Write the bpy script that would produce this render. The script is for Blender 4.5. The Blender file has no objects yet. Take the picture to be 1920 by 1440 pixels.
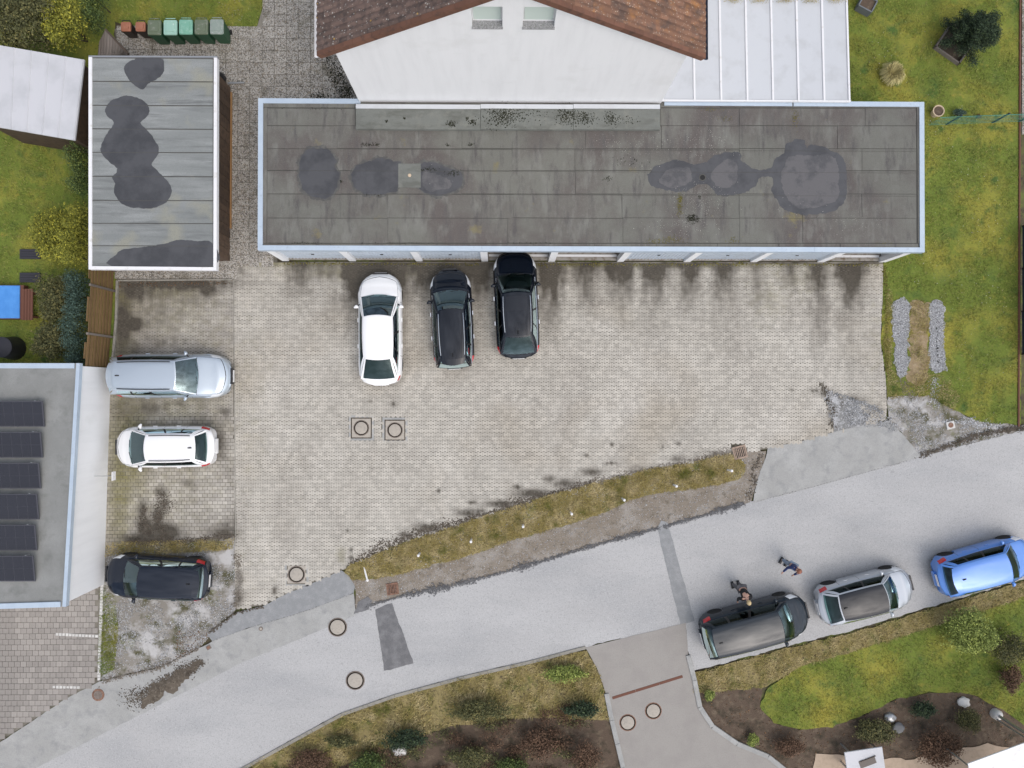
import bpy, bmesh, math, random
import numpy as np
from mathutils import Vector, Matrix, noise as mn

random.seed(7)
rng = np.random.default_rng(7)
sc = bpy.context.scene
col = sc.collection
R = math.radians

# ------------------------------------------------------------------ camera, sky, sun, exposure
FPX, HC = 1365.0, 31.0                     # focal length in photo pixels, drone height in metres
NAD = (942.0, 738.0)                       # photo pixel straight below the drone
_d = Vector((NAD[0] - 960, 720 - NAD[1], -FPX)).normalized()
RQ = _d.rotation_difference(Vector((0, 0, -1)))
cam_d = bpy.data.cameras.new('camera')
cam = bpy.data.objects.new('camera', cam_d)
col.objects.link(cam)
cam.location = (0, 0, HC)
cam.rotation_mode = 'QUATERNION'
cam.rotation_quaternion = RQ
cam_d.sensor_width = 36
cam_d.lens = FPX / 1920 * 36
cam_d.clip_start = 0.1
cam_d.clip_end = 2000
sc.camera = cam

SUN_EL, SUN_AZ = R(58), R(140)             # azimuth clockwise from north (+y)
world = bpy.data.worlds.new('World')
sc.world = world
world.use_nodes = True
wn, wl = world.node_tree.nodes, world.node_tree.links
wn.clear()
sky = wn.new('ShaderNodeTexSky')
sky.sky_type = 'NISHITA'
sky.sun_disc = False
sky.sun_elevation = SUN_EL
sky.sun_rotation = SUN_AZ
sky.dust_density = 4
hs = wn.new('ShaderNodeHueSaturation'); hs.inputs['Saturation'].default_value = 0.58
cl = wn.new('ShaderNodeTexNoise'); cl.inputs['Scale'].default_value = 7.5; cl.inputs['Detail'].default_value = 8; cl.inputs['Roughness'].default_value = .6
cr = wn.new('ShaderNodeMapRange'); cr.inputs[1].default_value = .35; cr.inputs[2].default_value = .68
cr.inputs[3].default_value = .55; cr.inputs[4].default_value = 1.45
mx = wn.new('ShaderNodeMix'); mx.data_type = 'RGBA'; mx.blend_type = 'MULTIPLY'; mx.inputs[0].default_value = 1
tc = wn.new('ShaderNodeTexCoord')
bg = wn.new('ShaderNodeBackground'); bg.inputs['Strength'].default_value = 0.15
wo = wn.new('ShaderNodeOutputWorld')
wl.new(tc.outputs['Generated'], cl.inputs['Vector'])
wl.new(sky.outputs[0], hs.inputs['Color'])
wl.new(hs.outputs[0], mx.inputs[6])
wl.new(cl.outputs[0], cr.inputs[0])
wl.new(cr.outputs[0], mx.inputs[7])
wl.new(mx.outputs[2], bg.inputs[0])
wl.new(bg.outputs[0], wo.inputs[0])
sun_d = bpy.data.lights.new('sun', 'SUN')
sun_d.energy = 0.55
sun_d.angle = R(120)
sun_d.color = (1.0, 0.98, 0.95)
sun = bpy.data.objects.new('sun', sun_d)
col.objects.link(sun)
sun.rotation_mode = 'QUATERNION'
_sd = Vector((math.sin(SUN_AZ) * math.cos(SUN_EL), math.cos(SUN_AZ) * math.cos(SUN_EL), math.sin(SUN_EL)))
sun.rotation_quaternion = _sd.to_track_quat('Z', 'Y')
sun.location = (0, 0, 40)
sc.view_settings.view_transform = 'Standard'
sc.view_settings.look = 'None'
sc.view_settings.exposure = 0.32
sc.view_settings.gamma = 1
sc.render.engine = 'CYCLES'
sc.cycles.use_denoising = True

# ------------------------------------------------------------------ helpers: pixels to places
def P(px, py, z=0.0):
    d = RQ @ Vector((px - 960, 720 - py, -FPX))
    t = (z - HC) / d.z
    return Vector((d.x * t, d.y * t, z))
_RM = np.array(RQ.to_matrix())
def PIX(xyz):
    c = (np.asarray(xyz, float) - np.array([0, 0, HC])) @ _RM
    return np.stack([960 + FPX * c[..., 0] / -c[..., 2], 720 - FPX * c[..., 1] / -c[..., 2]], -1)
def poly(pts, z=0.0):
    return [P(x, y, z) for x, y in pts]
def inside(pts, poly2):
    x, y = pts[:, 0], pts[:, 1]
    r = np.zeros(len(pts), bool)
    n = len(poly2)
    for i in range(n):
        x0, y0 = poly2[i][0], poly2[i][1]
        x1, y1 = poly2[(i + 1) % n][0], poly2[(i + 1) % n][1]
        if y0 == y1:
            continue
        c = ((y0 > y) != (y1 > y)) & (x < (x1 - x0) * (y - y0) / (y1 - y0) + x0)
        r ^= c
    return r
def jag(pl, step=0.15, amp=0.03, seed=0.0, closed=True):
    out = []
    n = len(pl)
    for i in range(n if closed else n - 1):
        a, b = pl[i], pl[(i + 1) % n]
        m = max(1, int((b - a).length / step))
        for k in range(m):
            q = a.lerp(b, k / m)
            out.append(Vector((q.x + amp * mn.noise(Vector((q.x * 3.1, q.y * 3.1, seed))) * 2 + random.uniform(-amp, amp) * .5,
                               q.y + amp * mn.noise(Vector((q.x * 3.1, q.y * 3.1, seed + 9))) * 2 + random.uniform(-amp, amp) * .5, q.z)))
    return out
def smooth_poly(pl, k=6):
    n = len(pl); out = []
    for i in range(n):
        p0, p1, p2, p3 = pl[i - 1], pl[i], pl[(i + 1) % n], pl[(i + 2) % n]
        for j in range(k):
            t = j / k
            out.append(0.5 * ((2 * p1) + (p2 - p0) * t + (2 * p0 - 5 * p1 + 4 * p2 - p3) * t * t + (3 * p1 - p0 - 3 * p2 + p3) * t ** 3))
    return out

# ------------------------------------------------------------------ helpers: meshes and objects
class MB:
    def __init__(s):
        s.v = []; s.f = []
    def add(s, v, f):
        o = len(s.v)
        s.v += [tuple(p) for p in v]
        s.f += [tuple(i + o for i in g) for g in f]
        return s
    def box(s, c, d, rz=0.0):
        x, y, z = d[0] / 2, d[1] / 2, d[2] / 2
        ca, sa = math.cos(rz), math.sin(rz)
        v = [(c[0] + a * x * ca - b * y * sa, c[1] + a * x * sa + b * y * ca, c[2] + e * z)
             for e in (-1, 1) for a, b in ((-1, -1), (1, -1), (1, 1), (-1, 1))]
        return s.add(v, [(3, 2, 1, 0), (4, 5, 6, 7), (0, 1, 5, 4), (1, 2, 6, 5), (2, 3, 7, 6), (3, 0, 4, 7)])
    def bev(s, c, d, b=0.01, rz=0.0):
        # box with a chamfer round its top
        x, y, z = d[0] / 2, d[1] / 2, d[2] / 2
        ca, sa = math.cos(rz), math.sin(rz)
        v = []
        for e, i in ((-z, 0), (z - b, 0), (z, b)):
            for p, q in ((-1, -1), (1, -1), (1, 1), (-1, 1)):
                X, Y = p * (x - i), q * (y - i)
                v.append((c[0] + X * ca - Y * sa, c[1] + X * sa + Y * ca, c[2] + e))
        f = [(3, 2, 1, 0), (8, 9, 10, 11)]
        for o in (0, 4):
            for k in range(4):
                f.append((o + k, o + (k + 1) % 4, o + 4 + (k + 1) % 4, o + 4 + k))
        return s.add(v, f)
    def prism(s, pl, z0, z1):
        n = len(pl)
        a = sum(pl[i][0] * pl[(i + 1) % n][1] - pl[(i + 1) % n][0] * pl[i][1] for i in range(n))
        if a < 0:
            pl = pl[::-1]
        v = [(p[0], p[1], z0) for p in pl] + [(p[0], p[1], z1) for p in pl]
        f = [tuple(range(n))[::-1], tuple(range(n, 2 * n))] + [(i, (i + 1) % n, n + (i + 1) % n, n + i) for i in range(n)]
        return s.add(v, f)
    def sheet(s, pl):
        n = len(pl)
        a = sum(pl[i][0] * pl[(i + 1) % n][1] - pl[(i + 1) % n][0] * pl[i][1] for i in range(n))
        if a < 0:
            pl = pl[::-1]
        return s.add(pl, [tuple(range(n))])
    def hexa(s, lo, hi):
        # four low corners, four high corners
        return s.add(list(lo) + list(hi), [(3, 2, 1, 0), (4, 5, 6, 7), (0, 1, 5, 4), (1, 2, 6, 5), (2, 3, 7, 6), (3, 0, 4, 7)])
    def tube(s, p0, p1, r0, r1=None, n=8, cap=True):
        p0, p1 = Vector(p0), Vector(p1)
        r1 = r0 if r1 is None else r1
        d = (p1 - p0).normalized()
        u = d.orthogonal().normalized(); w = d.cross(u)
        v = []
        for p, r in ((p0, r0), (p1, r1)):
            for k in range(n):
                a = 2 * math.pi * k / n
                v.append(p + (u * math.cos(a) + w * math.sin(a)) * r)
        f = [(k, (k + 1) % n, n + (k + 1) % n, n + k) for k in range(n)]
        if cap:
            f += [tuple(range(n))[::-1], tuple(range(n, 2 * n))]
        return s.add(v, f)
    def lathe(s, c, prof, n=20):
        # prof: list of (radius, z) from bottom to top
        v = []
        for r, z in prof:
            for k in range(n):
                a = 2 * math.pi * k / n
                v.append((c[0] + r * math.cos(a), c[1] + r * math.sin(a), c[2] + z))
        m = len(prof)
        f = [(j * n + k, j * n + (k + 1) % n, (j + 1) * n + (k + 1) % n, (j + 1) * n + k) for j in range(m - 1) for k in range(n)]
        f += [tuple(range(n))[::-1], tuple(range((m - 1) * n, m * n))]
        return s.add(v, f)
    def grid(s, fn, us, vs, flip=False):
        o = [fn(u, v) for u in us for v in vs]
        m = len(vs)
        f = []
        for i in range(len(us) - 1):
            for j in range(m - 1):
                q = (i * m + j, (i + 1) * m + j, (i + 1) * m + j + 1, i * m + j + 1)
                f.append(q[::-1] if flip else q)
        return s.add(o, f)

def link(name, me, mat, parent=None, smooth=None):
    o = bpy.data.objects.new(name, me)
    col.objects.link(o)
    if mat is not None and not me.materials:
        me.materials.append(mat)
    if smooth is not None and len(me.polygons):
        me.polygons.foreach_set('use_smooth', [True] * len(me.polygons))
        me.set_sharp_from_angle(angle=R(smooth))
    if parent is not None:
        o.parent = parent
    return o
def root_loc(o):
    while o.parent is not None:
        o = o.parent
    return o.location
def obj(name, mb, mat, parent=None, smooth=None):
    v = mb.v
    if parent is not None:
        l = root_loc(parent)
        if l.length > 0:
            v = [(p[0] - l.x, p[1] - l.y, p[2] - l.z) for p in v]
    me = bpy.data.meshes.new(name)
    me.from_pydata(v, [], mb.f)
    me.update()
    return link(name, me, mat, parent, smooth)
def np_mesh(name, V, F, tone=None, attrs=None):
    me = bpy.data.meshes.new(name)
    V = np.ascontiguousarray(V, np.float32); F = np.ascontiguousarray(F, np.int32)
    me.vertices.add(len(V)); me.vertices.foreach_set('co', V.ravel())
    me.loops.add(F.size); me.loops.foreach_set('vertex_index', F.ravel())
    me.polygons.add(len(F)); me.polygons.foreach_set('loop_start', np.arange(len(F), dtype=np.int32) * F.shape[1])
    me.update(calc_edges=True)
    if tone is not None:
        me.attributes.new('tone', 'FLOAT', 'FACE').data.foreach_set('value', np.asarray(tone, np.float32))
    return me
def tag(o, label=None, cat=None, group=None, kind=None):
    if label: o['label'] = label
    if cat: o['category'] = cat
    if group: o['group'] = group
    if kind: o['kind'] = kind
    return o
def thing(name, loc, label, cat, group=None):
    o = bpy.data.objects.new(name, None)
    o.empty_display_size = .2
    col.objects.link(o)
    o.location = loc
    return tag(o, label, cat, group)
def struct(name, mb, mat, label, cat='ground'):
    return tag(obj(name, mb, mat), label, cat, kind='structure')
def copy_tree(o, parent=None):
    c = o.copy()
    col.objects.link(c)
    c.parent = parent
    for ch in list(o.children):
        copy_tree(ch, c)
    return c

# ------------------------------------------------------------------ helpers: materials
def mat(name, base, rough=0.8, metal=0.0, layers=(), bump=None, spec=0.5, coat=0.0, objrand=0.0, tone=None, obj_coords=False, sat=None):
    """layers: (colour, kind, a, b, c, ...) painted in order over the base.
       ('noise', scale, lo, hi, detail, stretch)  ('attr', name, lo, hi)  ('spot', scale, size)"""
    m = bpy.data.materials.new(name)
    m.use_nodes = True
    nt = m.node_tree
    n, l = nt.nodes, nt.links
    b = n['Principled BSDF']
    b.inputs['Roughness'].default_value = rough
    b.inputs['Metallic'].default_value = metal
    b.inputs['Specular IOR Level'].default_value = spec
    b.inputs['Coat Weight'].default_value = coat
    b.inputs['Coat Roughness'].default_value = 0.05
    if obj_coords:
        pos = n.new('ShaderNodeTexCoord').outputs['Object']
    else:
        pos = n.new('ShaderNodeNewGeometry').outputs['Position']
    cur = n.new('ShaderNodeRGB'); cur.outputs[0].default_value = (*base, 1); cur = cur.outputs[0]
    def rng_(src, lo, hi, a=0.0, c=1.0):
        r = n.new('ShaderNodeMapRange'); r.inputs[1].default_value = lo; r.inputs[2].default_value = hi
        r.inputs[3].default_value = a; r.inputs[4].default_value = c
        l.new(src, r.inputs[0]); return r.outputs[0]
    def vec(stretch):
        if not stretch: return pos
        mp = n.new('ShaderNodeMapping'); mp.inputs['Scale'].default_value = stretch
        l.new(pos, mp.inputs[0]); return mp.outputs[0]
    for ly in layers:
        c, kind = ly[0], ly[1]
        if kind == 'noise':
            t = n.new('ShaderNodeTexNoise'); t.inputs['Scale'].default_value = ly[2]
            t.inputs['Detail'].default_value = ly[5] if len(ly) > 5 else 4
            t.inputs['Roughness'].default_value = .62
            l.new(vec(ly[6] if len(ly) > 6 else None), t.inputs['Vector'])
            f = rng_(t.outputs[0], ly[3], ly[4])
        elif kind == 'spot':
            t = n.new('ShaderNodeTexVoronoi'); t.inputs['Scale'].default_value = ly[2]
            l.new(pos, t.inputs['Vector'])
            f = rng_(t.outputs['Distance'], ly[3], ly[3] * .6)
        elif kind == 'cell':
            t = n.new('ShaderNodeTexVoronoi'); t.inputs['Scale'].default_value = ly[2]
            l.new(pos, t.inputs['Vector'])
            sp = n.new('ShaderNodeSeparateColor'); l.new(t.outputs['Color'], sp.inputs[0])
            f = rng_(sp.outputs[0], ly[3], ly[4])
        elif kind == 'attr':
            t = n.new('ShaderNodeAttribute'); t.attribute_name = ly[2]
            f = t.outputs['Fac']
            if len(ly) > 5:      # break the attribute up with noise
                q = n.new('ShaderNodeTexNoise'); q.inputs['Scale'].default_value = ly[5]; q.inputs['Detail'].default_value = 5
                l.new(pos, q.inputs['Vector'])
                ad = n.new('ShaderNodeMath'); ad.operation = 'MULTIPLY_ADD'; ad.inputs[1].default_value = ly[6]; 
                q2 = n.new('ShaderNodeMath'); q2.operation = 'SUBTRACT'; q2.inputs[1].default_value = .5
                l.new(q.outputs[0], q2.inputs[0]); l.new(q2.outputs[0], ad.inputs[0]); l.new(f, ad.inputs[2]); f = ad.outputs[0]
            f = rng_(f, ly[3], ly[4])
        elif kind == 'rand':
            t = n.new('ShaderNodeObjectInfo'); f = rng_(t.outputs['Random'], ly[2], ly[3])
        x = n.new('ShaderNodeMix'); x.data_type = 'RGBA'
        l.new(f, x.inputs[0]); l.new(cur, x.inputs[6]); x.inputs[7].default_value = (*c, 1)
        cur = x.outputs[2]
    if objrand or tone:
        hv = n.new('ShaderNodeHueSaturation'); l.new(cur, hv.inputs['Color'])
        if tone:
            t = n.new('ShaderNodeAttribute'); t.attribute_name = 'tone'; s = t.outputs['Fac']; amp = tone
        else:
            s = n.new('ShaderNodeObjectInfo').outputs['Random']; amp = objrand
        l.new(rng_(s, 0, 1, 1 - amp, 1 + amp), hv.inputs['Value']); cur = hv.outputs[0]
    l.new(cur, b.inputs['Base Color'])
    if bump:
        t = n.new('ShaderNodeTexNoise'); t.inputs['Scale'].default_value = bump[0]; t.inputs['Detail'].default_value = 5
        l.new(pos, t.inputs['Vector'])
        bm = n.new('ShaderNodeBump'); bm.inputs['Strength'].default_value = bump[1]; bm.inputs['Distance'].default_value = bump[2]
        l.new(t.outputs[0], bm.inputs['Height']); l.new(bm.outputs[0], b.inputs['Normal'])
    return m
def glass_mat(name, tint, ior=2.25):
    m = bpy.data.materials.new(name); m.use_nodes = True
    n, l = m.node_tree.nodes, m.node_tree.links
    n.clear()
    tr = n.new('ShaderNodeBsdfTransparent'); tr.inputs[0].default_value = (*tint, 1)
    gl = n.new('ShaderNodeBsdfGlossy'); gl.inputs['Roughness'].default_value = .02; gl.inputs[0].default_value = (.74, .95, 1, 1)
    fr = n.new('ShaderNodeFresnel'); fr.inputs[0].default_value = ior
    mx = n.new('ShaderNodeMixShader'); o = n.new('ShaderNodeOutputMaterial')
    l.new(fr.outputs[0], mx.inputs[0]); l.new(tr.outputs[0], mx.inputs[1]); l.new(gl.outputs[0], mx.inputs[2]); l.new(mx.outputs[0], o.inputs[0])
    return m

M = {}
M['ground'] = mat('ground_soil', (.09, .075, .045), .95, layers=[((.13, .15, .04), 'noise', .8, .45, .6), ((.05, .04, .03), 'noise', 5, .5, .7)], bump=(20, .5, .03))
M['lawn'] = mat('lawn_ground', (.165, .215, .032), .95, layers=[((.38, .335, .055), 'noise', .55, .46, .64, 6), ((.085, .150, .028), 'noise', 1.1, .50, .68, 5),
        ((.30, .26, .09), 'noise', 7, .58, .78, 5), ((.05, .075, .015), 'noise', 14, .55, .75, 3), ((.36, .30, .05), 'noise', 2.3, .60, .8, 5)], bump=(45, .8, .04))
M['blade'] = mat('grass_blade', (.175, .22, .034), .8, layers=[((.40, .345, .06), 'noise', .55, .45, .64, 6), ((.085, .150, .028), 'noise', 1.1, .50, .68, 5), ((.30, .27, .09), 'attr', 'tone', .80, 1.0)], tone=.30)
M['dry_blade'] = mat('dry_grass_blade', (.40, .33, .12), .85, layers=[((.60, .50, .27), 'noise', 1.6, .45, .62, 5), ((.17, .18, .03), 'noise', 1.1, .54, .68, 4), ((.12, .08, .035), 'attr', 'tone', .8, 1)], tone=.4)
M['verge'] = mat('verge_soil', (.27, .22, .095), .95, layers=[((.33, .265, .12), 'noise', 2.5, .45, .65), ((.09, .11, .02), 'noise', 1.4, .5, .66), ((.07, .055, .035), 'noise', 9, .52, .7)], bump=(30, .8, .03))
M['dirt'] = mat('dirt', (.24, .205, .165), .95, layers=[((.33, .30, .265), 'noise', 1.2, .45, .65), ((.12, .10, .07), 'noise', 3.2, .55, .72, 6), ((.5, .48, .45), 'spot', 9, .12), ((.10, .085, .06), 'noise', 16, .55, .72)], bump=(35, .6, .02))
M['darksoil'] = mat('dark_soil', (.060, .045, .030), .9, layers=[((.13, .105, .075), 'noise', 6, .5, .7), ((.03, .025, .02), 'noise', 2.2, .5, .65)], bump=(30, .6, .02))
M['soil'] = mat('loose_soil', (.125, .102, .078), .95, layers=[((.07, .055, .04), 'noise', 3, .48, .66), ((.20, .175, .14), 'noise', 9, .52, .7)])
M['bed'] = mat('bed_soil', (.11, .078, .055), .95, layers=[((.17, .13, .09), 'noise', 4, .5, .68), ((.05, .04, .025), 'noise', 1.8, .5, .66)], bump=(25, .8, .04))
M['joint'] = mat('joint_sand', (.15, .135, .11), .95, layers=[((.06, .055, .035), 'noise', 2.5, .45, .65), ((.28, .26, .22), 'noise', .6, .45, .7)])
PAVE = dict(layers=[((.56, .53, .472), 'noise', .26, .44, .68, 4), ((.37, .342, .30), 'noise', .40, .48, .74, 5, (1.3, .6, 1)), ((.43, .39, .325), 'noise', .22, .52, .72, 2), ((.34, .325, .295), 'noise', 30, .52, .80, 2),
        ((.20, .182, .085), 'attr', 'moss', .10, .95, 3.0, .8), ((.085, .074, .058), 'attr', 'dirt', .05, .95, 4.0, .55)], bump=(90, .35, .01))
M['paver'] = mat('concrete_paver', (.485, .456, .400), .88, tone=.12, **PAVE)
M['bay'] = mat('bay_paver', (.345, .320, .280), .88, tone=.15, **PAVE)
M['slab'] = mat('washed_aggregate', (.38, .355, .315), .9, layers=[((.13, .12, .105), 'cell', 27, .50, .66), ((.50, .48, .44), 'cell', 34, .66, .84), ((.24, .20, .15), 'cell', 24, .84, .94), ((.13, .115, .08), 'noise', .9, .54, .72, 5)], objrand=.10, bump=(60, .5, .01))
M['drive'] = mat('driveway_paver', (.30, .275, .25), .88, objrand=.12, layers=[((.36, .335, .31), 'noise', 30, .45, .7)], bump=(90, .3, .01))
M['asphalt'] = mat('road_asphalt', (.425, .423, .42), .9, layers=[((.475, .474, .47), 'noise', .22, .4, .65, 3, (.5, 1.6, 1)), ((.36, .365, .37), 'noise', .35, .48, .74, 6, (.6, 1.5, 1)), ((.22, .22, .22), 'noise', 22, .52, .80, 3), ((.60, .60, .60), 'noise', 27, .54, .80, 3), ((.30, .30, .30), 'noise', 1.3, .66, .78, 6)], bump=(120, .4, .01))
M['patch'] = mat('asphalt_patch', (.155, .155, .160), .9, layers=[((.23, .23, .235), 'noise', 3, .42, .68), ((.10, .10, .10), 'noise', 50, .5, .7)], bump=(110, .4, .01))
M['patch2'] = mat('asphalt_patch_pale', (.27, .28, .285), .9, layers=[((.34, .345, .35), 'noise', 3, .42, .68), ((.2, .2, .2), 'noise', 50, .5, .7)], bump=(110, .4, .01))
M['patch3'] = mat('broken_asphalt', (.23, .23, .225), .95, layers=[((.42, .425, .43), 'noise', 2.2, .50, .62, 6), ((.12, .115, .105), 'noise', 3, .54, .68, 6), ((.5, .5, .51), 'cell', 30, .8, .95)], bump=(40, .7, .02))
M['apron'] = mat('apron_concrete', (.37, .37, .355), .9, layers=[((.44, .44, .425), 'noise', .9, .42, .66, 5), ((.30, .305, .30), 'noise', 2.2, .5, .7, 5), ((.25, .25, .245), 'noise', 55, .5, .72, 2)], bump=(100, .5, .01))
M['stone'] = mat('gravel_stone', (.47, .475, .485), .85, tone=.6)
M['stonebed'] = mat('gravel_bed', (.30, .305, .315), .95, layers=[((.16, .15, .14), 'cell', 26, .5, .8), ((.52, .53, .55), 'cell', 30, .7, .9)], bump=(60, .8, .02))
M['lotbed'] = mat('lot_ground', (.26, .24, .21), .95, layers=[((.50, .49, .48), 'noise', .9, .48, .60, 6), ((.10, .095, .05), 'noise', 1.5, .50, .62, 6), ((.15, .16, .04), 'noise', 1.1, .60, .70, 6), ((.5, .49, .48), 'spot', 16, .12), ((.10, .095, .07), 'spot', 12, .10)], bump=(50, .8, .02))
M['white_wall'] = mat('white_render', (.86, .868, .88), .9, layers=[((.80, .808, .82), 'noise', 1.0, .45, .72, 6, (3.0, 3.0, .35)), ((.76, .765, .765), 'noise', .6, .56, .76, 6), ((.87, .878, .89), 'noise', 60, .5, .7)], bump=(160, .25, .006))
M['wall_tan'] = mat('plain_wall', (.62, .60, .57), .9, bump=(100, .2, .01))
M['coping'] = mat('pale_blue_coping', (.47, .56, .66), .45, metal=.15, layers=[((.53, .62, .71), 'noise', 2, .4, .7), ((.38, .45, .52), 'noise', 7, .60, .8)])
M['white_metal'] = mat('white_metal', (.82, .82, .83), .45, layers=[((.66, .64, .60), 'noise', 4, .58, .75)])
M['felt'] = mat('bitumen_felt', (.160, .160, .140), .9, objrand=.045, layers=[((.112, .097, .090), 'noise', .30, .43, .60, 5), ((.20, .20, .18), 'noise', 1.4, .50, .72, 6, (1.6, .6, 1)), ((.095, .088, .086), 'noise', 1.7, .52, .70, 6, (2.4, .5, 1)),
        ((.21, .18, .085), 'noise', .85, .64, .74, 5), ((.24, .24, .22), 'noise', 70, .56, .75, 2), ((.08, .08, .075), 'noise', 85, .56, .75, 2)], bump=(130, .5, .008))
M['felt2'] = mat('bitumen_felt_pale', (.235, .25, .245), .9, objrand=.06, layers=[((.31, .325, .32), 'noise', 1.1, .45, .66, 6, (.35, 2.2, 1)), ((.17, .18, .178), 'noise', 1.6, .52, .70, 6, (.3, 3.0, 1)), ((.30, .30, .25), 'noise', .6, .56, .7, 3), ((.14, .15, .15), 'noise', 75, .52, .72, 2)], bump=(130, .5, .008))
M['felt3'] = mat('ledge_felt', (.178, .188, .172), .9, layers=[((.13, .135, .12), 'noise', 1.2, .45, .66, 6, (1, 3, 1)), ((.22, .225, .20), 'noise', 2, .52, .72, 5), ((.10, .10, .09), 'noise', 80, .54, .74, 2)])
M['felt4'] = mat('annex_felt', (.25, .255, .245), .9, layers=[((.30, .305, .295), 'noise', .8, .45, .66, 6), ((.19, .195, .185), 'noise', 1.5, .52, .70, 6), ((.16, .165, .16), 'noise', 75, .52, .72, 2)])
M['seam'] = mat('roof_seam', (.095, .094, .085), .9)
M['wet'] = mat('damp_felt', (.074, .076, .083), .55, layers=[((.048, .050, .056), 'noise', 1.3, .44, .62, 5), ((.095, .095, .10), 'noise', 70, .55, .75, 2)], bump=(130, .3, .006))
M['damp'] = mat('drying_felt', (.116, .113, .117), .7, layers=[((.074, .075, .081), 'noise', 1.3, .47, .58, 6), ((.16, .155, .16), 'noise', 70, .55, .75, 2)])
M['tide'] = mat('tide_line_felt', (.088, .087, .083), .85, layers=[((.125, .124, .115), 'noise', 5, .45, .62, 5)])
M['tile_l'] = mat('brown_roof_tile', (.155, .105, .086), .8, objrand=.22, layers=[((.085, .062, .055), 'noise', 5, .45, .65), ((.42, .40, .36), 'spot', 7, .20), ((.50, .47, .40), 'spot', 13, .14), ((.45, .28, .07), 'spot', 2.6, .10)], bump=(60, .4, .01))
M['tile_r'] = mat('rust_roof_tile', (.20, .105, .066), .8, objrand=.22, layers=[((.34, .16, .06), 'noise', 1.6, .54, .70), ((.13, .08, .06), 'noise', 2.4, .48, .64), ((.45, .38, .30), 'spot', 9, .17), ((.52, .46, .38), 'noise', 16, .62, .72)], bump=(60, .4, .01))
M['verge_tile'] = mat('verge_tile', (.165, .078, .050), .8, objrand=.15, layers=[((.10, .055, .04), 'noise', 4, .5, .7)])
M['granite'] = mat('granite_sill', (.27, .27, .275), .6, layers=[((.42, .42, .43), 'cell', 60, .6, .8), ((.14, .14, .14), 'cell', 70, .7, .9)])
M['shutter'] = mat('pale_green_shutter', (.60, .69, .64), .5)
M['panel'] = mat('opal_panel', (.58, .60, .625), .35, objrand=.03, layers=[((.51, .525, .54), 'noise', 1.5, .5, .75, 5), ((.5, .5, .48), 'noise', 9, .68, .8, 5, (3, .5, 1))])
M['lichen'] = mat('gutter_lichen', (.48, .40, .20), .95, layers=[((.22, .19, .09), 'noise', 8, .5, .7)])
M['door'] = mat('garage_door_paint', (.60, .67, .75), .5, layers=[((.52, .57, .62), 'noise', 3, .5, .7)])
M['conc'] = mat('garage_concrete', (.33, .31, .28), .9, layers=[((.17, .13, .09), 'noise', 4, .48, .66)])
M['interior'] = mat('garage_interior', (.30, .29, .27), .9)
M['black'] = mat('black_void', (.012, .012, .012), .7)
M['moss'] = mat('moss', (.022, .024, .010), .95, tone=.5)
M['oldmoss'] = mat('yellow_moss', (.17, .15, .03), .95, tone=.4)
M['speck'] = mat('pale_speck', (.62, .60, .54), .9, tone=.25)
M['leaflitter'] = mat('fallen_leaf', (.20, .115, .06), .85, tone=.5)
M['wood'] = mat('brown_fence_wood', (.215, .135, .060), .75, objrand=.14, layers=[((.14, .085, .035), 'noise', 6, .45, .68, 5, (6, .6, 6))])
M['plank'] = mat('shed_plank', (.105, .068, .045), .8, objrand=.25, layers=[((.06, .04, .028), 'noise', 6, .45, .68, 5)])
M['greywood'] = mat('weathered_wood', (.19, .165, .145), .85, objrand=.15)
M['orange_wood'] = mat('orange_batten', (.36, .20, .085), .7)
M['rust'] = mat('rusty_iron', (.22, .115, .075), .85, layers=[((.32, .21, .16), 'noise', 14, .45, .7), ((.12, .07, .05), 'noise', 8, .5, .7)])
M['iron'] = mat('cast_iron', (.165, .135, .115), .8, layers=[((.24, .20, .17), 'noise', 10, .45, .7)])
M['cover'] = mat('manhole_concrete', (.43, .39, .335), .9, layers=[((.35, .32, .28), 'noise', 9, .48, .7)], bump=(60, .4, .01))
M['coverwhite'] = mat('white_post_paint', (.84, .84, .83), .5)
M['edgewhite'] = mat('white_edge_stone', (.60, .59, .565), .85, objrand=.12)
M['kerb'] = mat('kerb_concrete', (.30, .285, .25), .9, layers=[((.2, .19, .16), 'noise', 5, .5, .7)])
M['terracotta'] = mat('terracotta_plastic', (.36, .145, .085), .5, layers=[((.42, .19, .12), 'noise', 6, .45, .7)])
M['brownbin'] = mat('dark_brown_plastic', (.030, .020, .016), .5)
M['bin_body'] = mat('green_bin_plastic', (.022, .095, .045), .5)
M['lid_mint'] = mat('mint_lid', (.20, .44, .33), .5, layers=[((.30, .52, .42), 'noise', 7, .5, .7)])
M['lid_mint2'] = mat('bright_mint_lid', (.34, .56, .47), .5, layers=[((.6, .72, .66), 'noise', 9, .58, .7)])
M['lid_olive'] = mat('olive_lid', (.14, .175, .115), .6, layers=[((.30, .30, .26), 'noise', 8, .55, .7)])
M['lid_grey'] = mat('grey_green_lid', (.27, .33, .29), .6, layers=[((.42, .44, .42), 'noise', 10, .5, .7)])
M['tyre'] = mat('tyre_rubber', (.018, .018, .018), .85)
M['rim'] = mat('alloy_rim', (.60, .61, .62), .3, metal=.8)
M['trim'] = mat('black_trim', (.018, .018, .020), .45)
M['chrome'] = mat('chrome_strip', (.85, .86, .88), .18, metal=1)
M['seatm'] = mat('dark_upholstery', (.06, .065, .068), .8)
M['dash'] = mat('dashboard_plastic', (.10, .115, .115), .7)
M['glass'] = glass_mat('car_glass', (.50, .68, .66))
M['darkglass'] = glass_mat('tinted_car_glass', (.10, .13, .13), 1.38)
M['rearglass'] = glass_mat('rear_car_glass', (.30, .42, .41), 1.5)
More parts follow.
